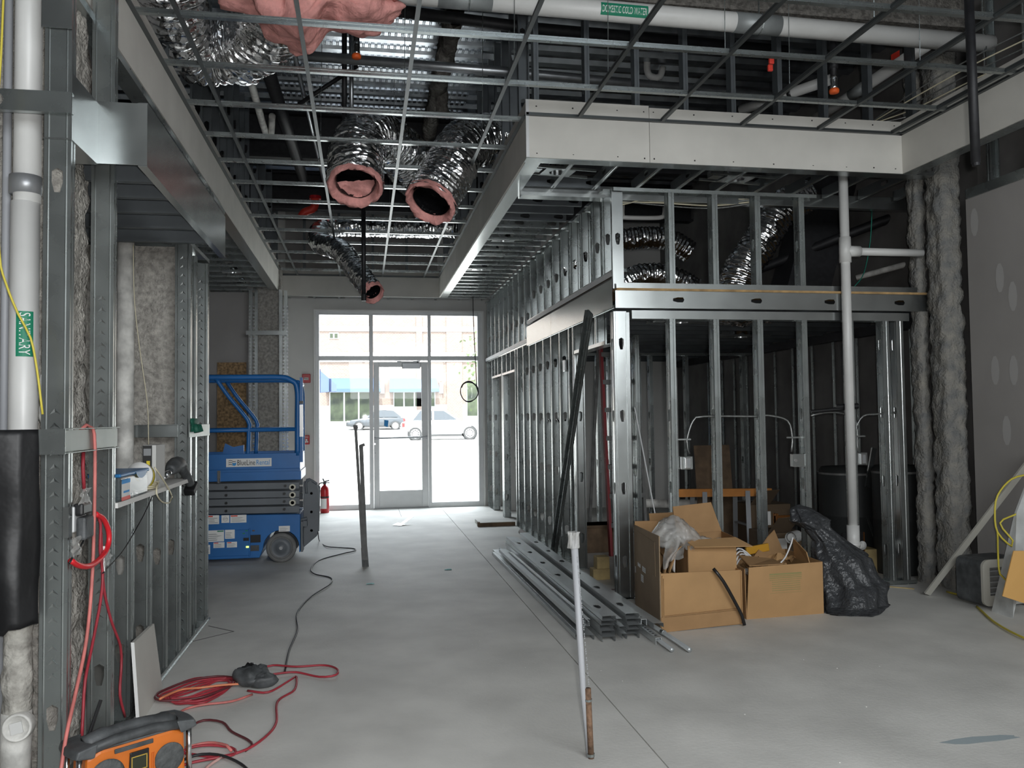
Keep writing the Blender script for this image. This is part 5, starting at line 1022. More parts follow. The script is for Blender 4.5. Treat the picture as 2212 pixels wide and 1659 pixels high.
build('handle', MB().tube(spline([q + V((.01, .18, .0)), q + V((.03, .28, -.07)), q + V((.035, .36, -.13))], .02), .03, 10), dgrey, T, smooth=True); build('battery', MB().obox(frame(q + V((.035, .37, -.14)), (.1, .6, -.8), (0, 0, 1)), -.035, .035, -.05, .05, 0, .05), black, T, bevel=.008)
# ---- radio
e0, e1 = V((-1.06, 3.40, 0)), V((-.725, 3.655, 0)); ux = (e1 - e0).normalized(); L = .44; uy = V((-ux.y, ux.x, 0)); ce0 = (e0 + e1) / 2 + uy * .045 + V((.0, .0, 0))
M = Matrix(((ux.x, uy.x * .72, 0, ce0.x), (ux.y, uy.y * .72, 0, ce0.y), (0, 0, 1, 0), (0, 0, 0, 1)))
T = thing('jobsite_radio', 'dusty orange and black jobsite radio standing on the floor by the red cords', 'radio', ce0)
fp = [(-.185, .05), (.185, .05), (.195, .08), (.19, .235), (.14, .256), (-.14, .256), (-.19, .235), (-.195, .08)]
MF = M @ Matrix(((1, 0, 0, 0), (0, 0, -1, .09), (0, 1, 0, 0), (0, 0, 0, 1)))
build('body', MB().prism(fp, MF, .19), orange, T, bevel=.012)
for sx_, nm in ((-1, 'end_guard'), (1, 'end_guard')):
    for z0, z1 in ((.0, .05), (.237, .288)):
        b = MB()
        for k in range(9):
            a = -1 + k / 4; b.v += [M @ V((sx_ * (.165 + .05 * (1 - a * a)), a * .125, z0)), M @ V((sx_ * (.235 + .012 * (1 - a * a)), a * .125, z0 + .012)), M @ V((sx_ * (.225 + .015 * (1 - a * a)), a * .125, z1 - .01)), M @ V((sx_ * (.15 + .03 * (1 - a * a)), a * .115, z1))]
        for k in range(8):
            for j in range(4): b.f.append((k * 4 + j, k * 4 + (j + 1) % 4, k * 4 + 4 + (j + 1) % 4, k * 4 + 4 + j))
        b.f += [(3, 2, 1, 0), (32, 33, 34, 35)]; build(nm, b, dgrey, T, bevel=.006)
    for y_ in (-.085, .085): build('chrome_post', MB().cyl(M @ V((sx_ * .215, y_, .04)), M @ V((sx_ * .212, y_, .25)), .011, 12), chrome, T, smooth=True)
b = MB(); hp = spline([(-.17, 0, .265), (-.10, 0, .285), (0, 0, .292), (.10, 0, .285), (.17, 0, .265)], .02); b.tube([M @ p for p in hp], .03, 10, rf=lambda i, a, p: .034 if abs(i - len(hp) / 2) > len(hp) * .3 else .026); build('handle', b, dgrey, T, smooth=True)
build('top_panel', MB().obox(M, -.15, .15, -.095, .09, .25, .262), dgrey, T, bevel=.008)
for y_ in (-.075, .06): build('top_rail', MB().tube([M @ V(q) for q in ((-.20, y_ * 1.2, .262), (-.08, y_, .276), (.08, y_, .276), (.20, y_ * 1.2, .262))], .02, 10), dgrey, T, smooth=True)
Mf = MF @ Matrix.Translation((0, 0, .19))
for x_ in (-.118, .125): build('speaker_grille', MB().lathe([(.066 if x_ < 0 else .058, -.002), (.068 if x_ < 0 else .06, .008), (.055, .012), (.02, .004), (.0, .004)], Mf @ Matrix.Translation((x_, .15, 0)), 26, cap=False), mat('grille_grey', (.085, .09, .09), .8, 0, .3, 30, .3, 90), T, smooth=True)
be = build('display_bezel', MB().prism([(-.038, .095), (-.02, .08), (.03, .08), (.042, .10), (.042, .215), (-.032, .215)], Mf, .012), black, T, bevel=.003); build('screen', MB().obox(Mf, -.024, .03, .145, .195, .012, .0135), mat('screen_green', (.03, .035, .02), .3), be)
fr = MB(); [fr.obox(Mf, *q, .0121, .0138) for q in ((-.027, .033, .194, .198), (-.027, .033, .142, .146), (-.028, -.024, .142, .198), (.03, .034, .142, .198))]; build('screen_frame', fr, mat('screen_rim', (.45, .30, .05), .5), be)
text('RIDGID', .058, .014, Mf @ Matrix.Translation((.004, .112, .0135)), white, be)
build('button_strip', MB().obox(Mf, -.09, .06, .228, .246, .0, .01), dgrey, T, bevel=.004)
for x_ in (.055, .062): build('front_rib', MB().obox(Mf, x_, x_ + .004, .10, .19, 0, .006), mat('orange_shade', (.62, .15, .02), .5), T)
q = M @ V((-.14, .08, .26)); build('antenna', MB().tube([q, at(218, 1512, x=q.x + .03)], .007, 8), black, T)
# ---- red cords on the floor
def fz(pts, z=.008): return [at(px, py, z=z + .004 * (i % 3)) for i, (px, py) in enumerate(pts)]
GC = 'tangled red cords on the floor'
def fc(pts, m, label, r=.0065, z=.008): tag(cord('floor_cable', fz(pts, z), r, m, step=.03), label, 'cord', GC)
coil = []
for k in range(5):
    o_ = k * 5
    coil += [(515 - 6 * k, 1462 + 2 * k), (470, 1464 + 1.5 * k), (420 + 4 * k, 1466 + 5 * k), (372 + 6 * k, 1484 + 4 * k), (340 + 7 * k, 1500 + 2 * k), (360 + 5 * k, 1508 + 3 * k), (405, 1507 + 3 * k), (440, 1494 + 6 * k), (480, 1482 + 4 * k), (510 - 4 * k, 1470 + 4 * k)]
fc(coil, redcord, 'red cord wound in long flat loops before the black adapter lump', z=.010)
fc([(538, 1476), (480, 1480), (430, 1486), (395, 1489), (365, 1500), (345, 1510)], mat('orange_red_cord', (.75, .25, .12), .5), 'orange-red strand laid straight over the flat loops', z=.03)
fc([(520, 1465), (470, 1461), (410, 1470), (360, 1488), (335, 1502), (345, 1513), (395, 1512), (440, 1505), (480, 1490), (505, 1478)], darkcord, 'dark cord mixed through the flat red loops', z=.02)
fc([(560, 1445), (590, 1437), (640, 1440), (700, 1437), (728, 1445), (725, 1458), (690, 1462), (640, 1452), (600, 1455), (570, 1460)], redcord, 'red cord loop reaching farthest into the open floor')
fc([(535, 1492), (580, 1495), (625, 1470), (640, 1462), (636, 1490), (600, 1515), (597, 1560), (575, 1590), (530, 1620), (470, 1635), (420, 1630), (370, 1625), (345, 1650), (320, 1690)], redcord, 'red cord sweeping from the adapter lump round to the radio front')
fc([(545, 1500), (500, 1515), (440, 1522), (400, 1532), (380, 1545)], pinkcord, 'faded pink cord strand nearest the radio top')
fc([(405, 1572), (440, 1556), (480, 1560), (500, 1580), (535, 1598), (545, 1610), (530, 1622)], darkcord, 'dark red cord looping behind the radio end')
fc([(330, 1680), (390, 1625), (440, 1610), (500, 1615), (505, 1630), (450, 1640), (390, 1655), (350, 1690)], redcord, 'red cord loop curling before the radio front', z=.012)
fc([(400, 1615), (450, 1604), (490, 1610), (500, 1622)], pinkcord, 'short pale red arc above the radio front loops', z=.02)
fc([(380, 1650), (420, 1632), (470, 1630), (520, 1650), (560, 1690)], blackcord, 'black cord crossing the red loops before the radio', z=.02)
fc([(480, 1635), (450, 1655), (420, 1690)], mat('pale_red_cord', (.7, .42, .38), .6), 'pale strand dropping off the bottom by the radio loops', z=.02)
T = thing('adapter_lump', 'dusty black multi-plug lump among the red cords on the floor', 'adapter', at(548, 1482, z=0)); q = at(545, 1482, z=0)
def lump(c0, rx, ry, rz, sd):
    b = MB(); b.grid(lambda u, v: c0 + V((rx * math.cos(6.2832 * u) * math.sin(math.pi * v), ry * math.sin(6.2832 * u) * math.sin(math.pi * v), rz * (1 - math.cos(math.pi * v)))) * (1 + .2 * fbm((math.cos(6.2832 * u), math.sin(6.2832 * u), v * 3), 1.5, sd)), 24, 14); return b
build('housing', lump(q, .10, .09, .055, 1), dgrey, T, smooth=True); build('plug', lump(q + V((.06, -.05, 0)), .085, .04, .04, 2), dgrey, T, smooth=True); build('cover', lump(q + V((-.02, .05, .01)), .07, .05, .05, 3), black, T, smooth=True)
tag(cord('charger_cable', fz([(615, 1452), (625, 1405), (643, 1360), (642, 1325), (670, 1290), (712, 1262), (714, 1248), (680, 1240), (672, 1228), (690, 1210), (740, 1196), (766, 1190), (764, 1185), (735, 1183), (705, 1180), (690, 1168)], .006) + [at(687, 1150, y=9.0)], .006, blackcord), 'thin dark charger cord snaking across the floor to the lift', 'cord')
# ---- corner by the side wall: heater, boards, yellow cord
hp_ = at(2150, 1305, z=0); MH = Matrix.Translation(V((4.82, 5.62, 0))) @ Matrix.Rotation(.10, 4, 'Z')
T = thing('portable_heater', 'boxy beige portable heater with rounded corners and slats by the side wall', 'heater', (4.82, 5.62, 0))
hw, hh = .21, .37; rp = []
for cx_, cz_, a0 in ((hw - .06, hh - .05, 0), (-hw + .06, hh - .05, 90), (-hw + .06, .07, 180), (hw - .06, .07, 270)):
    for k in range(6): a = math.radians(a0 + k * 18); rp.append((cx_ + .06 * math.cos(a), cz_ + .05 * math.sin(a)))
MX_ = MH @ Matrix(((1, 0, 0, 0), (0, 0, -1, .0), (0, 1, 0, 0), (0, 0, 0, 1)))
b = MB(); n = len(rp); inner = [(-.145, .10), (.145, .10), (.145, .31), (-.145, .31)]
b.prism(rp, MX_ @ Matrix.Translation((0, 0, -.26)), .24); build('case', b, dgrey, T, bevel=.004)
b = MB()
for p0, p1 in zip(rp, rp[1:] + rp[:1]): q0, q1 = [(max(-.145, min(.145, p[0] * .75)), max(.10, min(.31, p[1]))) for p in (p0, p1)]; b.add([MX_ @ V((x, z, h)) for (x, z), h in ((p0, -.02), (p1, -.02), (p1, .0), (p0, .0), (q1, .0), (q0, .0))], [(0, 1, 2, 3), (3, 2, 4, 5)])
build('front_frame', b, beige, T)
for k in range(5): build('slat', MB().obox(MX_, -.145, .145, .112 + .042 * k, .122 + .042 * k, -.012, .004), alumd, T); 
build('grille_back', MB().obox(MX_, -.145, .145, .10, .31, -.018, -.016), rubber, T); build('control_knob', MB().cyl(MX_ @ V((-.09, .065, 0)), MX_ @ V((-.09, .065, .018)), .018, 14), black, T)
one('leaning_batten', MB().bar(at(2003, 1283, z=.015), at(2240, 975, x=4.93), .052, .016, (0, 1, 0)), beige, 'long pale batten leaning slantwise from the floor against the side wall', 'batten')
a, b_ = at(2160, 1335, z=0), at(2200, 1030, y=5.2)
T = thing('leaning_offcut', 'dusty white tapered offcut leaning before the heater', 'board', a); bq = MB(); y_ = 5.42
pts = [at(2146, 1322, z=0.0), at(2188, 1336, z=0.0), at(2240, 1100, x=4.80), at(2240, 990, x=4.82), at(2196, 1108, y=5.36)]; dn = V((0, .02, 0))
bq.add(pts + [p + dn for p in pts], [(0, 1, 2, 3, 4), (9, 8, 7, 6, 5)] + [(i, (i + 1) % 5, 5 + (i + 1) % 5, 5 + i) for i in range(5)]); build('board', bq, marble, T)
pts = [at(2166, 1288, y=5.22), at(2240, 1312, y=5.2), at(2240, 1190, y=5.24), at(2190, 1190, y=5.26)]; bq = MB(); bq.add(pts + [p + dn * .4 for p in pts], [(0, 1, 2, 3), (7, 6, 5, 4)] + [(i, (i + 1) % 4, 4 + (i + 1) % 4, 4 + i) for i in range(4)]); one('tan_sheet', bq, mat('tan_card', (.70, .40, .13), .8), 'tan cardboard panel leaning on the dusty white offcut', 'cardboard')
tag(cord('yellow_cable', [at(2225, 1024, y=5.3), at(2185, 1035, y=5.3), at(2155, 1070, y=5.3), at(2149, 1110, y=5.3), at(2155, 1150, y=5.3), at(2185, 1180, y=5.3), at(2188, 1168, y=5.32), at(2160, 1130, y=5.36), at(2192, 1112, y=5.37), at(2198, 1108, y=5.37)], .007, yellowcord), 'yellow cord coil hanging in the air before the side wall', 'cord')
tag(cord('yellow_cable', [at(2155, 1150, y=5.3), at(2156, 1200, y=5.4), at(2160, 1240, y=5.4), at(2175, 1255, y=5.4)], .007, yellowcord), 'yellow cord strand dropping behind the heater front', 'cord')
tag(cord('yellow_cable', fz([(2045, 1278), (2090, 1290), (2130, 1302)]), .008, yellowcord), 'yellow cord on the floor beside the sprayed column', 'cord')
tag(cord('yellow_cable', fz([(2110, 1310), (2150, 1345), (2212, 1378), (2260, 1390)]), .008, yellowcord), 'yellow cord trailing out over the floor from the heater', 'cord')
# strand board by the far wall
one('strand_board', MB().bar(at(500, 1000, y=13.25) - V((0, 0, .55)), at(501, 783, y=13.36), .43, .016, (0, 1, 0)), osb, 'strand board panel leaning on the far wall behind the lift', 'board')
# ================================================================== SCISSOR LIFT
LY0, LY1 = 9.08, 9.80; LXL, LXR = -2.35, -.665
T = thing('scissor_lift', 'blue lowered scissor lift parked by the shop window', 'lift', (-1.5, 9.4, 0))
arch = [(-.86 + .185 * math.cos(math.radians(a)), .155 + .185 * math.sin(math.radians(a))) for a in range(0, 181, 15)]
prof = [(LXR, .50), (LXL, .53), (LXL, .06), (-1.08, .06), (-1.045, .155)] + arch[::-1][1:] + [(-.675, .10), (LXR, .10)]
MP = Matrix(((1, 0, 0, 0), (0, 0, -1, LY1 - .02), (0, 1, 0, 0), (0, 0, 0, 1)))
ch = build('chassis', MB().prism(prof, MP, LY1 - LY0 - .02), bluepaint, T, bevel=.008)
build('tray_door', MB().box(-1.75, -1.17, LY0 - .012, LY0, .09, .36).box(-1.185, -1.17, LY0 - .02, LY0, .08, .37), bluepaint, ch, bevel=.004)
def wheel(x, y0, y1):
    Wm = Matrix(((1, 0, 0, x), (0, 0, 1, y0), (0, 1, 0, .155), (0, 0, 0, 1))); d = y1 - y0
    w_ = build('wheel', MB().lathe([(.10, .012), (.128, .0), (.150, .006), (.155, .02), (.155, d - .02), (.150, d), (.1, d)], Wm, 36), rubber, T, smooth=True)
    build('hub', MB().lathe([(.118, -.001), (.112, .012), (.05, .008), (.045, -.006), (.0, -.006)], Wm, 30, cap=False), liftgrey, w_, smooth=True); build('axle_nut', MB().lathe([(.02, -.02), (.02, 0)], Wm, 6), chrome, w_)
for y0 in (LY0 - .01, LY1 - .12): wheel(-.86, y0, y0 + .12); wheel(-2.1, y0, y0 + .12)
# scissor stack: four layers of folded arms
for k in range(4):
    z = .545 + .082 * k
    for y0 in (LY0 + .06, LY1 - .12):
        am = build('scissor_arm', MB().bar((LXL + .1, y0, z + .01 + .012), (LXR - .01, y0, z + .01 - .008 * (1 - k % 2)), .045, .07), liftgrey, T, bevel=.004)
        if y0 < 9.3:
            for x in (-1.42, -.83 if k < 3 else -.82): build('pin', MB().cyl((x, y0 - .04, z + .01), (x, y0 - .02, z + .01), .014, 12), black, am)
            if k: build('roller', MB().lathe([(.034, 0), (.034, .02), (.018, .02), (.018, 0)], Matrix(((1, 0, 0, -.745), (0, 0, 1, y0 - .045), (0, 1, 0, z - .005), (0, 0, 0, 1))), 18), mat('cream_bush', (.62, .60, .50), .5), am)
pf = build('platform', MB().box(LXL, LXR + .01, LY0, LY1, .865, .96).box(LXL, LXR, LY0 - .004, LY0 + .02, .985, 1.15).box(LXL, LXR, LY1 - .02, LY1, .96, 1.15).box(LXR - .02, LXR, LY0, LY1, .96, 1.15), bluepaint, T, bevel=.004)
build('platform_edge', MB().box(LXL, LXR + .004, LY0 - .012, LY0, .958, .985), bluepaint, pf)
build('hinge', MB().box(-1.5, -1.47, LY0 - .02, LY0, .86, .98).cyl((-1.485, LY0 - .02, .85), (-1.485, LY0 - .02, .90), .014, 10), chrome, pf)
for yy in (LY0 + .02, LY1 - .03):
    rr = build('guard_rail', MB().tube(spline([(LXL, yy, 1.955), (-1.2, yy, 1.955), (-.92, yy, 1.955), (-.80, yy, 1.945), (-.72, yy, 1.90), (-.69, yy, 1.80), (-.69, yy, 1.5), (-.69, yy, 1.12)], .05), .03, 10), bluepaint, T, smooth=True)
    build('mid_rail', MB().tube([(LXL, yy, 1.395), (-.70, yy, 1.40)], .022, 10), bluepaint, T, smooth=True)
    for dx in (0,): build('inclined_post', MB().tube(spline([(-1.52 + dx, yy, 1.94), (-1.40 + dx, yy, 1.76), (-1.20 + dx * .95, yy, 1.50), (-1.19 + dx * .9, yy, 1.40), (-1.20 + dx * .9, yy, 1.12)], .04), .021, 10), bluepaint, T, smooth=True)
build('end_rail', MB().tube([(-.69, LY0 + .02, 1.9), (-.69, LY1 - .03, 1.9)], .025, 10).tube([(-.69, LY0 + .02, 1.4), (-.69, LY1 - .03, 1.4)], .02, 10), bluepaint, T, smooth=True)
build('gate_post', MB().box(-.665, -.635, LY0, LY0 + .04, 1.05, 1.95), bluepaint, T); build('gate_plate', MB().box(-.668, -.630, LY0 - .006, LY0, 1.32, 1.66), chrome, T); build('latch', MB().box(-.67, -.63, LY0 - .01, LY0 + .02, 1.67, 1.70), black, T)
build('seat_bracket', MB().add([(-1.47, LY0 + .1, 1.14), (-1.25, LY0 + .1, 1.14), (-1.25, LY0 + .1, 1.24), (-1.36, LY0 + .1, 1.22), (-1.44, LY0 + .1, 1.26)], [(0, 1, 2, 3, 4)]), bluepaint, T, thick=.02)
lad = build('entry_ladder', MB().prism([(-.645, .12), (-.50, .24), (-.485, .30), (-.485, .74), (-.50, .80), (-.60, .84), (-.645, .83)], Matrix(((1, 0, 0, 0), (0, 0, -1, 9.30), (0, 1, 0, 0), (0, 0, 0, 1))), .03), liftgrey, T, bevel=.006)
build('grab_bar', MB().tube(spline([(-.61, 9.27, .70), (-.615, 9.27, .82), (-.57, 9.27, .845), (-.50, 9.27, .80)], .02), .014, 8), liftgrey, lad, smooth=True)
build('entry_ladder', MB().prism([(-.645, .12), (-.50, .24), (-.485, .74), (-.60, .84), (-.645, .83)], Matrix(((1, 0, 0, 0), (0, 0, -1, 9.70), (0, 1, 0, 0), (0, 0, 0, 1))), .03), liftgrey, T)
for z in (.30, .50, .70): build('rung', MB().cyl((-.56, 9.27, z), (-.56, 9.70, z), .015, 8), liftgrey, T)
build('frame_link', MB().box(-.68, -.60, 9.15, 9.3, .36, .42).cyl((-.68, 9.2, .42), (-.60, 9.2, .44), .02, 10).box(-.66, -.64, 9.1, 9.3, .1, .42), liftgrey, T)
def decal(x0, x1, z0, z1, nm='decal', m=white, y=LY0 - .0015, par=None): return build(nm, MB().quad((x0, y, z0), (x1, y, z0), (x1, y, z1), (x0, y, z1)), m, par or T)
MT = lambda x, z, y=LY0 - .0165: Matrix(((1, 0, 0, x), (0, 0, -1, y), (0, 1, 0, z), (0, 0, 0, 1)))
a, b_ = at(489, 1009, y=LY0), at(587, 989, y=LY0); lb = decal(a.x, b_.x, a.z, b_.z, 'hire_label', y=LY0 - .0155); lw = b_.x - a.x; zc_ = (a.z + b_.z) / 2
text('BlueLine', lw * .39, .055, MT(a.x + lw * .44, zc_), inkblack, lb, 'lettering'); text('Rental', lw * .29, .052, MT(a.x + lw * .81, zc_), inkblue, lb, 'lettering')
b = MB()
for k in range(3): b.grid(lambda u, v: V((a.x + lw * (.05 + .16 * u), LY0 - .0168, zc_ + .022 - .02 * k - .006 * v + .006 * math.sin(u * 6))), 8, 1)
build('emblem', b, inkblack, lb); b = MB(); b.grid(lambda u, v: V((a.x + lw * (.14 + .08 * u), LY0 - .0172, zc_ - .002 - .02 * (v > .5) - .005 * v + .006 * math.sin(u * 6 + 2))), 8, 1); build('emblem', b, inkblue, lb)
text('equipment hire', lw * .12, .006, MT(a.x + lw * .88, a.z + .012), inkblue, lb, 'lettering') if False else None
for (x0, y0, x1, y1, kind) in ((448, 1113, 473, 1133, 'r'), (478, 1113, 495, 1130, 'o'), (497, 1112, 532, 1130, 'r'), (602, 1136, 626, 1149, 'w'), (447, 1145, 484, 1171, 'g'), (486, 1144, 507, 1164, 't'), (461, 1171, 485, 1184, 'r'), (490, 1170, 512, 1183, 'r'), (447, 1177, 454, 1197, 'r')):
    p0, p1 = at(x0, y1, y=LY0 - .014), at(x1, y0, y=LY0 - .014); d_ = decal(p0.x, p1.x, p0.z, p1.z, 'decal', y=LY0 - .0135 if y0 > 1140 else LY0 - .002); yy = LY0 - (.0145 if y0 > 1140 else .003); w_, h_ = p1.x - p0.x, p1.z - p0.z
    if kind == 'r': decal(p0.x + .005, p0.x + w_ * .45, p0.z + h_ * .8, p0.z + h_ * .95, 'decal_band', redtape, yy, d_)
    if kind == 'g': decal(p0.x + w_ * .6, p1.x - .005, p0.z + h_ * .86, p0.z + h_ * .96, 'decal_band', green, yy, d_)
    b = MB()
    if kind == 'o': b.lathe([(w_ * .3, 0), (w_ * .26, 0)], Matrix(((1, 0, 0, (p0.x + p1.x) / 2), (0, 0, -1, yy), (0, 1, 0, (p0.z + p1.z) / 2), (0, 0, 0, 1))), 18, cap=False); b.bar(((p0.x + p1.x) / 2 - .02, yy, (p0.z + p1.z) / 2), ((p0.x + p1.x) / 2 + .02, yy, (p0.z + p1.z) / 2 + .004), .006, .001, (0, 1, 0))
    else:
        for k in range(4): zz = p0.z + h_ * (.12 + .17 * k); b.quad((p0.x + w_ * .08, yy, zz), (p0.x + w_ * random.uniform(.5, .92), yy, zz), (p0.x + w_ * random.uniform(.5, .92), yy, zz + h_ * .06), (p0.x + w_ * .08, yy, zz + h_ * .06))
    stuff(build('print_line', b, alumd, d_))
p0, p1 = at(541, 1172, y=LY0 - .014), at(563, 1155, y=LY0 - .014); cp = build('control_panel', MB().box(p0.x, p1.x, LY0 - .018, LY0 - .012, p0.z, p1.z), black, T); p0, p1 = at(526, 1168, y=LY0), at(540, 1161, y=LY0); build('switch', MB().box(p0.x, p1.x, LY0 - .016, LY0 - .012, p0.z, p1.z), black, T)
p0, p1 = at(540, 1190, y=LY0), at(560, 1177, y=LY0); build('charger_panel', MB().box(p0.x, p1.x, LY0 - .016, LY0 - .012, p0.z, p1.z), dgrey, T); p0 = at(535, 1181, y=LY0); build('charge_light', MB().box(p0.x - .014, p0.x + .014, LY0 - .018, LY0 - .012, p0.z - .008, p0.z + .008), ledg, T)
for px, py in ((527, 1152), (533, 1146), (548, 1146)): p0 = at(px, py, y=LY0); build('indicator', MB().box(p0.x - .012, p0.x + .012, LY0 - .015, LY0 - .012, p0.z - .006, p0.z + .006), green if px < 540 else rust, T)
# ================================================================== OUTSIDE
def gz(y): return 0 if y < 18 else (.39 * (y - 18) / 27 if y < 45 else (.39 + .29 * (y - 45) / 16 if y < 61 else .68 + .57 * (y - 61) / 7))
b = MB(); ys = [14.2, 18, 45, 61, 65, 65.01, 100]; zs = [-.03, -.03, gz(45), gz(61), gz(65) - .1, 1.24, 1.24]
for k in range(6): b.quad((-70, ys[k], zs[k]), (90, ys[k], zs[k]), (90, ys[k + 1], zs[k + 1]), (-70, ys[k + 1], zs[k + 1]))
struct(build('pavement', b, asphalt))
q = at(1020, 962, y=36); b = MB(); b.add([at(996, 957, y=40), at(1060, 954, y=40), at(1060, 972, y=34), at(1022, 966, y=35)], [(0, 1, 2, 3)])
stuff(tag(build('grass', b, grassm), 'corner of green lawn on the paving outside the window', 'grass'))
SY = 68.
T = thing('shop_building', 'sunlit pale brick shop building across the car park', 'building', (3, SY, 1.24))
build('wall', MB().box(-20, 30, SY, SY + 8, 1.24, 18), brick, T)
for z0, z1, d_ in ((1.24, 2.6, .02), (6.1, 6.9, .12), (8.6, 9.0, .1)): build('stone_band', MB().box(-20, 30, SY - d_, SY, z0, z1), stonew, T)
for px in (900, 965): q = at(px, 860, y=SY); build('pilaster', MB().box(q.x - .0, q.x + .5 + .8 * (px > 950), SY - .08, SY, 1.24, 16), brick, T)
def shopwin(x0, x1, z0, z1, n):
    a = build('window', MB().box(x0, x1, SY - .05, SY, z0, z1), alumd, T); w_ = (x1 - x0) / n
    for k in range(n): build('pane', MB().box(x0 + k * w_ + .06, x0 + (k + 1) * w_ - .06, SY - .08, SY - .05, z0 + .06, z1 - .06), shopglass, a)
for px0, py1, px1, py0, n in ((712, 912, 806, 846, 3), (850, 880, 940, 846, 4), (1008, 900, 1034, 825, 1), (711, 732, 731, 719, 2)): p0, p1 = at(px0, py1, y=SY), at(px1, py0, y=SY); shopwin(p0.x, p1.x, max(1.26, p0.z), p1.z, n)
for px0, px1 in ((704, 822), (842, 946)):
    p0, p1 = at(px0, 848, y=SY), at(px1, 817, y=SY); b = MB(); d_ = 1.2
    b.add([(p0.x, SY, p1.z), (p1.x - .15, SY, p1.z), (p1.x, SY - d_, p0.z + .25), (p0.x - .05, SY - d_, p0.z + .25), (p0.x - .05, SY - d_, p0.z), (p1.x, SY - d_, p0.z), (p0.x, SY, p0.z), (p1.x, SY, p0.z)], [(0, 3, 2, 1), (3, 4, 5, 2), (0, 6, 4, 3), (1, 2, 5, 7)]); build('awning', b, awn, T, thick=.03)
for px in (826, 953): q = at(px, 838, y=SY); build('wall_lamp', MB().box(q.x - .16, q.x + .16, SY - .2, SY, q.z - .45, q.z + .45), alumd, T)
struct(build('wall_outside', MB().box(-3.7, -3.2, 14.25, 24, -.05, 6), brick))
# awning of the neighbouring shop, close outside
a0 = at(693, 762 + 32, y=20); T = thing('shop_awning', 'blue awning of the neighbouring shop jutting outside the window', 'awning', (-1.2, 18, 2.4)); b = MB(); q0, q1, q2, q3 = at(660, 775, y=17.5), at(726, 832, y=21.5), at(726, 845, y=21.5), at(660, 850, y=17.5)
b.add([q0, q1, q2, q3, q0 + V((-2, 0, .9)), q1 + V((-2, 0, .9)), q2 + V((-2, 0, 0)), q3 + V((-2, 0, 0))], [(0, 1, 2, 3), (0, 4, 5, 1)]); build('canopy', b, awn, T, thick=.03)
b = MB(); b.add([q3, q2, q2 + V((-2, 0, 0)), q3 + V((-2, 0, 0))], [(0, 1, 2, 3)]); build('underside', b, awnd, T, thick=.02)
for f in (.35, .72): 
    m0, m1 = q0.lerp(q1, f), q3.lerp(q2, f); build('frame_bar', MB().bar(m0 + V((.03, 0, 0)), m1 + V((.03, 0, 0)), .06, .06, (0, 1, 0)), awnd, T)
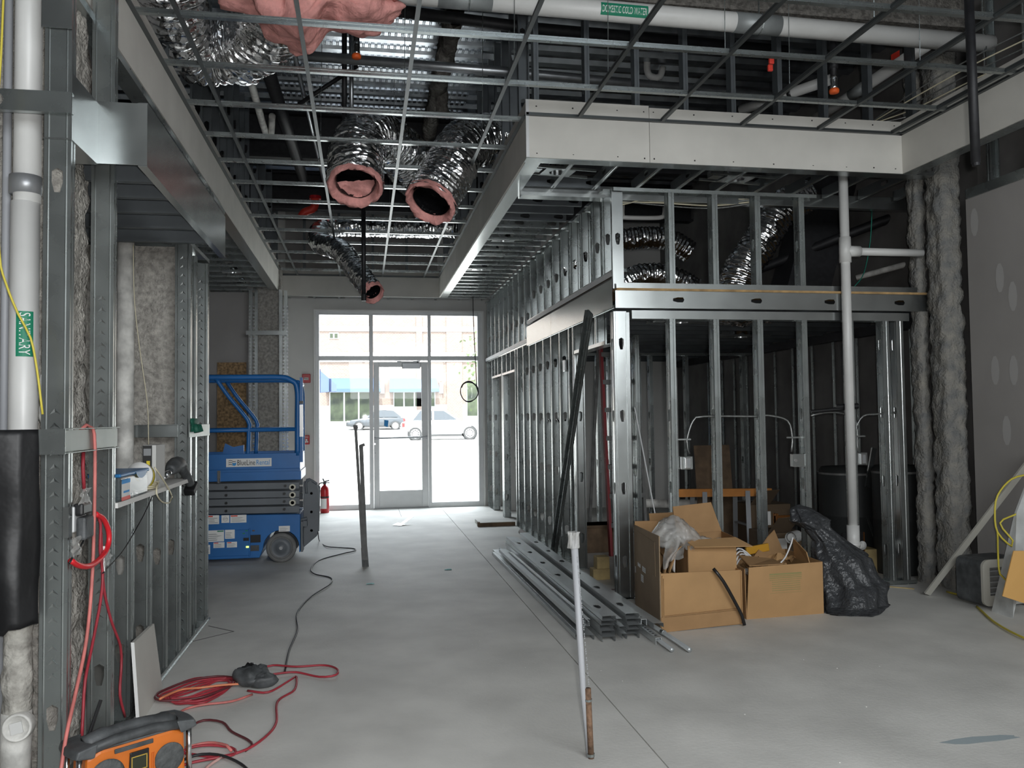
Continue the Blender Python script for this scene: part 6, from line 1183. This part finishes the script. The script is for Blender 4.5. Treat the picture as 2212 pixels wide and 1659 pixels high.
def car(label, x_front, y, length, hgt, paint, dirx, wb_, wheel_r, tail=False):
    z0 = gz(y); s_ = dirx; xc = x_front + (-s_) * length / 2; T = thing('parked_car', label, 'car', (xc, y + .85, z0))
    def PX(u): return xc + s_ * (u - .5) * length            # u = 0 tail, 1 nose
    W_ = 1.75; st = [(0, .55, .78, .9), (.02, .30, .9, .97), (.12, .24, .98, 1), (.25, .2, 1.0, 1), (.62, .2, .98, 1), (.72, .2, .94, 1), (.9, .24, .82, .98), (.985, .30, .70, .92), (1, .42, .58, .85)]; b = MB()
    for u, zb, zt, wf_ in st:
        hw_ = W_ / 2 * wf_; zt = zt * hgt * .64; zb = zb
        for yy, zz in ((-hw_ * .94, zb), (-hw_, zb + .18), (-hw_, zt - .12), (-hw_ * .92, zt), (hw_ * .92, zt), (hw_, zt - .12), (hw_, zb + .18), (hw_ * .94, zb)): b.v.append(V((PX(u), y + W_ / 2 + yy, z0 + zz)))
    n_ = len(st)
    for i in range(n_ - 1):
        for j in range(8): b.f.append((i * 8 + j, i * 8 + (j + 1) % 8, i * 8 + 8 + (j + 1) % 8, i * 8 + 8 + j))
    b.f += [tuple(range(8))[::-1], tuple(range((n_ - 1) * 8, n_ * 8))]; build('body', b, paint, T, smooth=True)
    zr, zb = z0 + hgt, z0 + hgt * .62; b = MB(); P_ = [(.06, zb), (.20, zr - .06), (.34, zr), (.50, zr - .02), (.70, zb - .02)]; hw0, hw1 = W_ * .46, W_ * .38
    for u, z in P_: hw_ = hw0 if z < z0 + hgt * .7 else hw1; b.v += [V((PX(u), y + W_ / 2 - hw_, z)), V((PX(u), y + W_ / 2 + hw_, z))]
    b.f += [(0, 2, 4, 6, 8), (9, 7, 5, 3, 1)] + [(2 * i, 2 * i + 1, 2 * i + 3, 2 * i + 2) for i in range(4)]; build('cabin', b, paint, T)
    for u0, u1, v0, v1 in ((.13, .36, .22, .36), (.38, .66, .38, .50)):
        b = MB(); b.add([(PX(u0), y + W_ / 2 - hw0 - .01, zb + .03), (PX(u1), y + W_ / 2 - hw0 - .01, zb + .03), (PX(v1), y + W_ / 2 - hw1 - .01, zr - .10), (PX(v0), y + W_ / 2 - hw1 - .01, zr - .10)], [(0, 1, 2, 3)]); build('side_window', b, carglass, T, thick=.02)
    uc = .5; w0 = wb_ / length
    for u in (.5 - w0 / 2 - .02, .5 + w0 / 2 - .02):
        Wm = Matrix(((1, 0, 0, PX(u)), (0, 0, 1, y - .02), (0, 1, 0, z0 + wheel_r), (0, 0, 0, 1))); build('wheel_arch', MB().lathe([(wheel_r * 1.18, 0), (wheel_r * 1.18, .03), (0, .03)], Wm, 26, cap=False), black, T)
        wl_ = build('wheel', MB().lathe([(wheel_r * .68, -.02), (wheel_r * .95, -.03), (wheel_r, .0), (wheel_r, .2)], Wm, 26), tyre, T); bb = MB().lathe([(wheel_r * .70, -.035), (wheel_r * .62, -.03)], Wm, 26, cap=False)
        for k in range(10): a = k * math.pi / 5; bb.bar(Wm @ V((0, 0, -.03)), Wm @ V((wheel_r * .66 * math.cos(a), wheel_r * .66 * math.sin(a), -.032)), wheel_r * .13, .01, (0, 1, 0))
        build('rim', bb, rimm, wl_)
    build('bumper', MB().box(*sorted((PX(.97), PX(1.006))), y + .1, y + W_ - .1, z0 + .3, z0 + .5), black if paint is not carw else paint, T, bevel=.03); build('sill_trim', MB().box(*sorted((PX(.2), PX(.8))), y + .01, y + .04, z0 + .18, z0 + .30), tyre, T)
    build('headlamp', MB().box(*sorted((PX(.94), PX(.99))), y + .02, y + .35, z0 + hgt * .40, z0 + hgt * .48), chrome, T, bevel=.02); build('tail_lamp', MB().box(*sorted((PX(.004), PX(.04))), y + .02, y + .3, z0 + hgt * .42, z0 + hgt * .56), lampred, T, bevel=.02)
    for u in (.37, .67): build('door_seam', MB().box(*sorted((PX(u), PX(u) + .02)), y - .004, y + .02, z0 + .35, z0 + hgt * .6), inkblack, T)
q = at(748, 930, y=61); car('dark grey compact car parked before the brick shop', q.x, 61., 4.25, 1.45, cargrey, -1, 2.6, .31)
q = at(868, 946, y=43); q1 = at(1050, 946, y=43); car('white car parked nearer the window beyond the lawn', q1.x, 43., (q1 - q).length, 1.62, carw, 1, 2.83, .34)
# tree
T = thing('street_tree', 'leafy green tree standing outside beyond the window edge', 'tree', (7.2, 46, .4)); build('trunk', MB().tube(spline([(7.2, 46, .38), (7.15, 46, 3), (7.3, 46, 6.5)], .3), .14, 8), woodd, T)
b = MB(); q = at(1034, 795, y=46)
for k in range(420):
    c = V((6.9 + random.gauss(0, .6), 46 + random.gauss(0, .8), 4.6 + random.gauss(0, 1.0))); n_ = V((random.gauss(0, 1), random.gauss(0, 1), random.gauss(0, 1))).normalized(); u = n_.orthogonal().normalized() * .13; v = n_.cross(u) * .6; b.add([c - u, c - v, c + u, c + v], [(0, 1, 2, 3)])
stuff(build('foliage', b, leaf, T))
